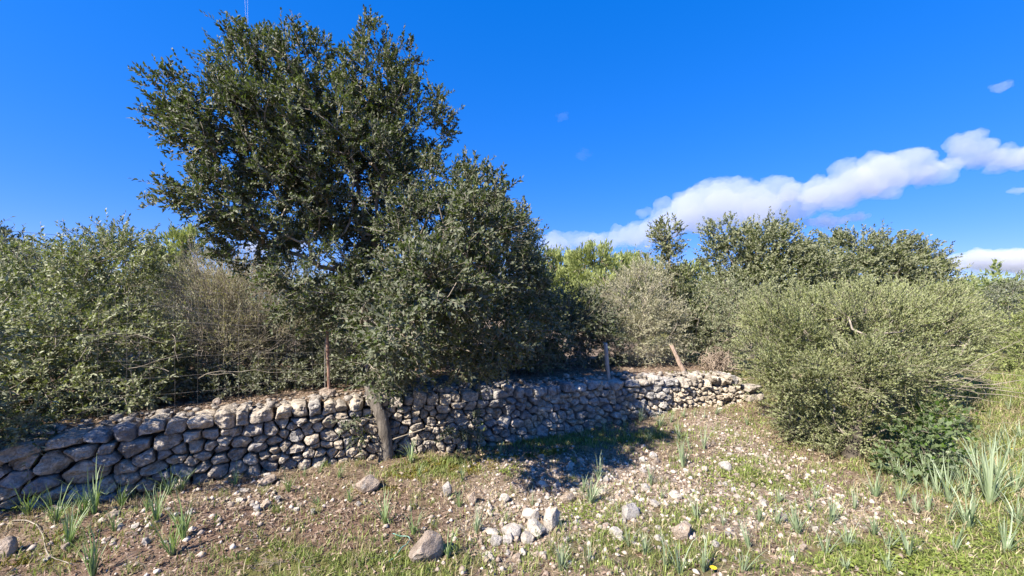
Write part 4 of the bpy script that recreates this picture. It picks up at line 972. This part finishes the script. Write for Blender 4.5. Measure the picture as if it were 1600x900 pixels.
HT = {}
AG = [asph_mesh(700 + i, M['asph'], n) for i, n in enumerate((9, 13, 17, 21, 26, 32))]; AB = [asph_mesh(720 + i, M['asph_b'], n) for i, n in enumerate((8, 11, 15, 19, 24, 30, 36, 14))]
LEFT = [(43, 805, 44), (87, 818, 58), (148, 803, 64), (189, 793, 32), (108, 849, 48), (245, 816, 48), (263, 773, 38), (288, 843, 74), (269, 867, 54), (146, 900, 84), (179, 829, 32), (209, 779, 24), (283, 768, 34), (230, 800, 34), (130, 806, 40), (75, 800, 36)]
MIDL = [(368, 759, 32), (451, 768, 32), (530, 748, 24), (499, 741, 24), (642, 724, 34), (496, 790, 22), (547, 784, 32), (602, 819, 48), (647, 836, 46), (699, 873, 50), (621, 845, 18), (718, 792, 32), (475, 744, 18), (580, 757, 26), (722, 752, 28), (655, 745, 20)]
MIDR = [(744, 834, 44), (790, 813, 24), (832, 791, 30), (841, 841, 28), (876, 892, 44), (920, 880, 34), (922, 787, 46), (936, 751, 40), (1017, 758, 38), (1033, 778, 22), (983, 854, 30), (964, 802, 18), (1066, 724, 38), (877, 828, 24), (910, 770, 30), (1040, 890, 50), (1062, 898, 64), (1100, 893, 52), (1008, 868, 36)]
SHADE = [(945, 677, 24), (1000, 659, 24), (1030, 667, 28), (1060, 688, 28), (1067, 731, 50), (1100, 702, 38), (1067, 652, 16), (1100, 654, 18), (1118, 648, 16), (1167, 664, 18), (975, 668, 22), (910, 683, 20), (1048, 660, 22), (1085, 650, 16), (780, 712, 26), (1014, 690, 22), (1078, 705, 26)]
RIGHT = [(1089, 812, 38), (1130, 821, 24), (1215, 820, 30), (1246, 835, 46), (1297, 818, 48), (1289, 868, 54), (1325, 855, 40), (1366, 836, 36), (1386, 857, 44), (1420, 870, 58), (1388, 895, 34), (1321, 891, 26), (1334, 797, 40), (1368, 778, 40), (1406, 785, 42), (1422, 760, 38), (1431, 803, 30), (1170, 857, 40), (1217, 785, 26), (1186, 814, 28), (1160, 893, 50), (1265, 800, 30), (1240, 875, 30), (1275, 780, 24)]
FAR = [(1483, 785, 64), (1547, 788, 84), (1513, 827, 60), (1569, 863, 54), (1491, 862, 38), (1447, 762, 46), (1402, 752, 34), (1470, 750, 50), (1500, 755, 52), (1530, 750, 56), (1560, 755, 56), (1585, 770, 60), (1520, 725, 40), (1550, 715, 40), (1580, 720, 44), (1450, 800, 40), (1595, 690, 30), (1560, 690, 26), (1480, 820, 36), (1590, 820, 46), (1545, 660, 20), (1575, 640, 18), (1510, 780, 50), (1465, 775, 44)]
SPECIAL = {(146, 900): 'tall dark green asphodel at the bottom edge in the left corner', (288, 843): 'tall bushy asphodel right of the pale stone in the left corner', (148, 803): 'wide asphodel tuft leaning over the hump before the shaded wall', (87, 818): 'dense asphodel tuft second from the left edge',
           (642, 724): 'pale star shaped asphodel right of the oak trunk', (602, 819): 'upright grassy asphodel above the brown boulder', (699, 873): 'narrow upright asphodel right of the brown boulder', (744, 834): 'fanned asphodel left of the white stone cluster', (841, 841): 'small asphodel growing in front of the wide flat white stone',
           (451, 768): 'small bright asphodel before the orange stained wall stones', (1547, 788): 'tallest blue green asphodel clump near the right edge', (1483, 785): 'blue green asphodel clump left of the tallest one', (1067, 731): 'tall asphodel at the tip of the oak shadow', (1246, 835): 'fan of blue green asphodel beside the half sunk pinkish stone',
           (43, 805): 'small asphodel nearest the left edge at the shaded wall', (368, 759): 'small asphodel before the pale slab at the sunlit wall', (922, 787): 'broad grassy asphodel tuft in the gravel above the flat topped stone'}
for lst, pool, lab, grp in ((LEFT, AG, 'green asphodel in the left corner before the shaded wall', 'asphodels in the left corner'), (MIDL, AG, 'small asphodel between the oak trunk and the bottom edge', 'asphodels below the oak'), (MIDR, AB, 'asphodel tuft among the gravel and white stones', 'asphodels in the gravel'),
                            (SHADE, AB, 'asphodel at the foot of the far half of the wall', 'asphodels below the far wall'), (RIGHT, AB, 'blue green asphodel in the stony ground before the pale bush', 'asphodels before the pale bush'), (FAR, AB, 'blue green asphodel in the grass near the right edge', 'asphodels at the right edge')):
    for px, py, h in lst:
        g = gpt(px, py); me = pool[rs.integers(2 if pool is AG else 1, len(pool))]; o = bpy.data.objects.new('asphodel', me); COL.objects.link(o); s = min(h / F * g[1] / HT[me.name] * rs.uniform(.9, 1.05) * (1.4 if lst is LEFT or lst is FAR else 1.25), 1.5)
        o.location = (g[0], g[1], g[2] - .012); o.rotation_euler = (rs.normal(0, .08), rs.normal(0, .08), rs.uniform(0, 6.28)); o.scale = (s * rs.uniform(.8, 1.0), s * rs.uniform(.8, 1.0), s)
        tag(o, SPECIAL.get((px, py)) or where_label(('green' if pool is AG else 'blue green') + ' asphodel', px, py, 'tiny' if h < 22 else ('small' if h < 32 else ('medium' if h < 45 else 'tall'))) or lab, 'plant', grp)

# ------------------------------------------------------------------ odds and ends
def ground_line(pts, n, lift):
    P = spline(np.array([gpt(*p) for p in pts]), n); P[:, 2] = ground_z(P[:, 0], P[:, 1]) + lift; return P


P = ground_line([(20, 816), (50, 822), (66, 838), (72, 865), (85, 878), (108, 885)], 24, .012); P[:, 2] += np.abs(np.sin(np.linspace(0, 9, 24))) * .015
co, q = path_tube(P - P[0], np.linspace(.0045, .0025, 24), 6); o = mesh_obj('dry_stick', co, q, M['twig']); o.location = P[0]; tag(o, 'pale curved dry stem lying in the left corner', 'stick')
P = ground_line([(360, 752), (395, 742), (425, 748), (452, 760)], 16, .012); co, q = path_tube(P - P[0], .005, 5); o = mesh_obj('dry_stick', co, q, M['twig']); o.location = P[0]; tag(o, 'thin grey stick at the foot of the sunlit wall', 'stick')
P = ground_line([(608, 882), (622, 868), (634, 856), (640, 845), (628, 842), (614, 838)], 24, .02); co, q = path_tube(P - P[0], .0028, 5); o = mesh_obj('twine', co, q, M['twine']); o.location = P[0]; tag(o, 'strand of turquoise twine left of the brown boulder', 'twine')


def flower(px, py, h, label):
    g = gpt(px, py); root = thing('yellow_flower', g, label, 'flower', 'yellow flowers'); s = g[1] / F * h
    co, q = path_tube(np.array([[0, 0, -.01], [.004, 0, s * .5], [.002, 0, s]]), .0022, 5); mesh_obj('stem', co, q, M['grass'], root)
    A = Acc()
    for k in range(14):
        a = k * 6.283 / 14 + .1; d = np.array([math.cos(a), math.sin(a), .25]); w = np.array([-math.sin(a), math.cos(a), 0]) * .006; c = np.array([.002, 0, s]); L = .022
        A.add(np.stack([c, c + d * L * .7 + w, c + d * L, c + d * L * .7 - w]), np.array([[0, 1, 2, 3]]))
    A.build('blossom', M['petal'], root)


flower(1114, 898, 10, 'single yellow flower at the bottom edge'); flower(1569, 710, 7, 'leftmost of the yellow flowers among the right edge asphodels'); flower(1578, 708, 7, 'middle one of the yellow flowers among the right edge asphodels'); flower(1586, 711, 7, 'rightmost of the yellow flowers among the right edge asphodels')

P = np.array([at(-300, 338, 30), at(15, 361, 32), at(130, 371, 34), at(250, 381, 36), at(420, 390, 39)]); co, q = path_tube(spline(P, 30) - P[0], .016, 5); o = mesh_obj('overhead_cable', co, q, M['cable']); o.location = P[0]; tag(o, 'thin overhead cable crossing the sky behind the wild olive', 'cable')


# ------------------------------------------------------------------ clouds: lit volumes far away
def vol_mat(name, dens):
    m, b, p, out = new_mat(name); m.node_tree.nodes.remove(p); v = b.n('ShaderNodeVolumePrincipled')
    v.inputs['Color'].default_value = (.80, .81, .85, 1); v.inputs['Density'].default_value = dens; v.inputs['Anisotropy'].default_value = .0
    m.node_tree.links.new(v.outputs[0], out.inputs['Volume']); return m


def cloud(label, blobs, d, dens, seed, jag=.55, sub=7):
    """blobs: px, py, half width px, half height px; remeshed into one closed body"""
    import bmesh
    r = np.random.default_rng(seed); A = Acc(); bm = bmesh.new(); bmesh.ops.create_icosphere(bm, subdivisions=2, radius=1); C0 = np.array([v.co[:] for v in bm.verts]); F0 = np.array([[v.index for v in f.verts] for f in bm.faces]); bm.free()
    c0 = at(blobs[0][0], blobs[0][1], d)
    for px, py, w, h in blobs:
        c = at(px, py, d); a, b_ = w / F * d, h / F * d; A.add(C0 * np.array([a, (a + b_) * .5, b_]) * .82 + c - c0, F0)
        for _ in range(sub * 2):
            u = unit(r.normal(size=3) + np.array([0, -.3, .25])); s = r.uniform(.22, .5); A.add(C0 * (min(a, b_ * 1.5) * s) * np.array([1.25, 1, .9]) + c - c0 + u * np.array([a, (a + b_) * .5, b_]) * .82, F0)
    o = A.build('cloud', vol_mat('cloud_vapour', dens)); o.location = c0
    md = o.modifiers.new('union', 'REMESH'); md.mode = 'VOXEL'; md.voxel_size = max(min(b[3] for b in blobs) / F * d * .24, 3.0)
    dg = bpy.context.evaluated_depsgraph_get(); me = bpy.data.meshes.new_from_object(o.evaluated_get(dg)); o.modifiers.clear(); me.name = 'cloud'; o.data = me
    n = len(me.vertices); co = np.empty(n * 3); no = np.empty(n * 3); me.vertices.foreach_get('co', co); me.vertices.foreach_get('normal', no); co = co.reshape(-1, 3); no = no.reshape(-1, 3)
    sz = np.mean([b[3] for b in blobs]) / F * d; co += no * ((crag(co, 2.2 / sz, r) * 1.0 + crag(co, 5 / sz, r) * .7 + crag(co, 11 / sz, r) * .45) * sz * jag)[:, None]
    me.vertices.foreach_set('co', co.ravel()); me.update(); tag(o, label, 'cloud', 'clouds'); o['kind'] = 'thing'


cloud('long white cloud bank rising to the right above the trees', [(870, 380, 40, 16), (930, 378, 55, 15), (1000, 368, 50, 20), (1050, 342, 46, 26), (1105, 335, 64, 38), (1170, 322, 64, 38), (1225, 330, 50, 24)], 1500, .0068, 3)
cloud('brightest cloud, lying on the upper right of the cloud bank', [(1280, 300, 48, 23), (1335, 288, 64, 30), (1400, 270, 60, 28), (1450, 272, 42, 16)], 1400, .0082, 4)
cloud('flat wisp of cloud under the brightest cloud', [(1290, 347, 36, 11), (1335, 340, 24, 7)], 1450, .01, 5)
cloud('torn cloud at the right edge above the bank', [(1512, 230, 32, 21), (1550, 247, 50, 14), (1605, 248, 50, 20), (1480, 258, 26, 9)], 1400, .008, 6)
cloud('low cloud over the far pines at the right edge', [(1515, 408, 52, 14), (1580, 408, 75, 22), (1680, 405, 95, 26)], 1900, .012, 7)
for px, py, w, h, lab, dn in ((1562, 137, 16, 8, 'small tilted wisp high at the right edge', .005), (1590, 298, 20, 5, 'tiny cloud at the right edge below the torn cloud', .008), (878, 182, 9, 7, 'faint round puff alone in the middle of the sky', .0016), (910, 243, 12, 9, 'fainter puff below the round one', .0008), (1005, 332, 14, 8, 'little curl of cloud left of the cloud bank top', .006)):
    cloud(lab, [(px, py, w, h), (px + w * .6, py - h * .4, w * .6, h * .6)], 1400, dn, int(px), .3, 4)
cloud('cloud glimpsed through the oak leaves at the left', [(410, 385, 34, 12), (460, 380, 30, 12)], 1700, .01, 9)
for k, (xa, xb_, lab) in enumerate(((382.6, 386.2, 'left streak of the thin twin contrail behind the oak top'), (386.8, 387.8, 'right streak of the thin twin contrail behind the oak top'))):
    t = np.linspace(-40, 1, 30)[:, None]; P = at(xb_, 60, 4000) + (at(xa, 0, 4000) - at(xb_, 60, 4000)) * -(t - 1) * .08 * np.array([1, 1, 1]); P = P + np.cumsum(np.random.default_rng(k).normal(0, .4, P.shape), 0) * np.array([1, 0, 0])
    co, q = path_tube(P - P[0], np.linspace(5.0, 3.5, 30), 8); n = 30
    o = mesh_obj('contrail', co, [q, np.array([list(range(7, -1, -1)), list(range(8 * n - 8, 8 * n))])], vol_mat('contrail_vapour', .03)); o.location = P[0]; tag(o, lab, 'contrail', 'contrails')
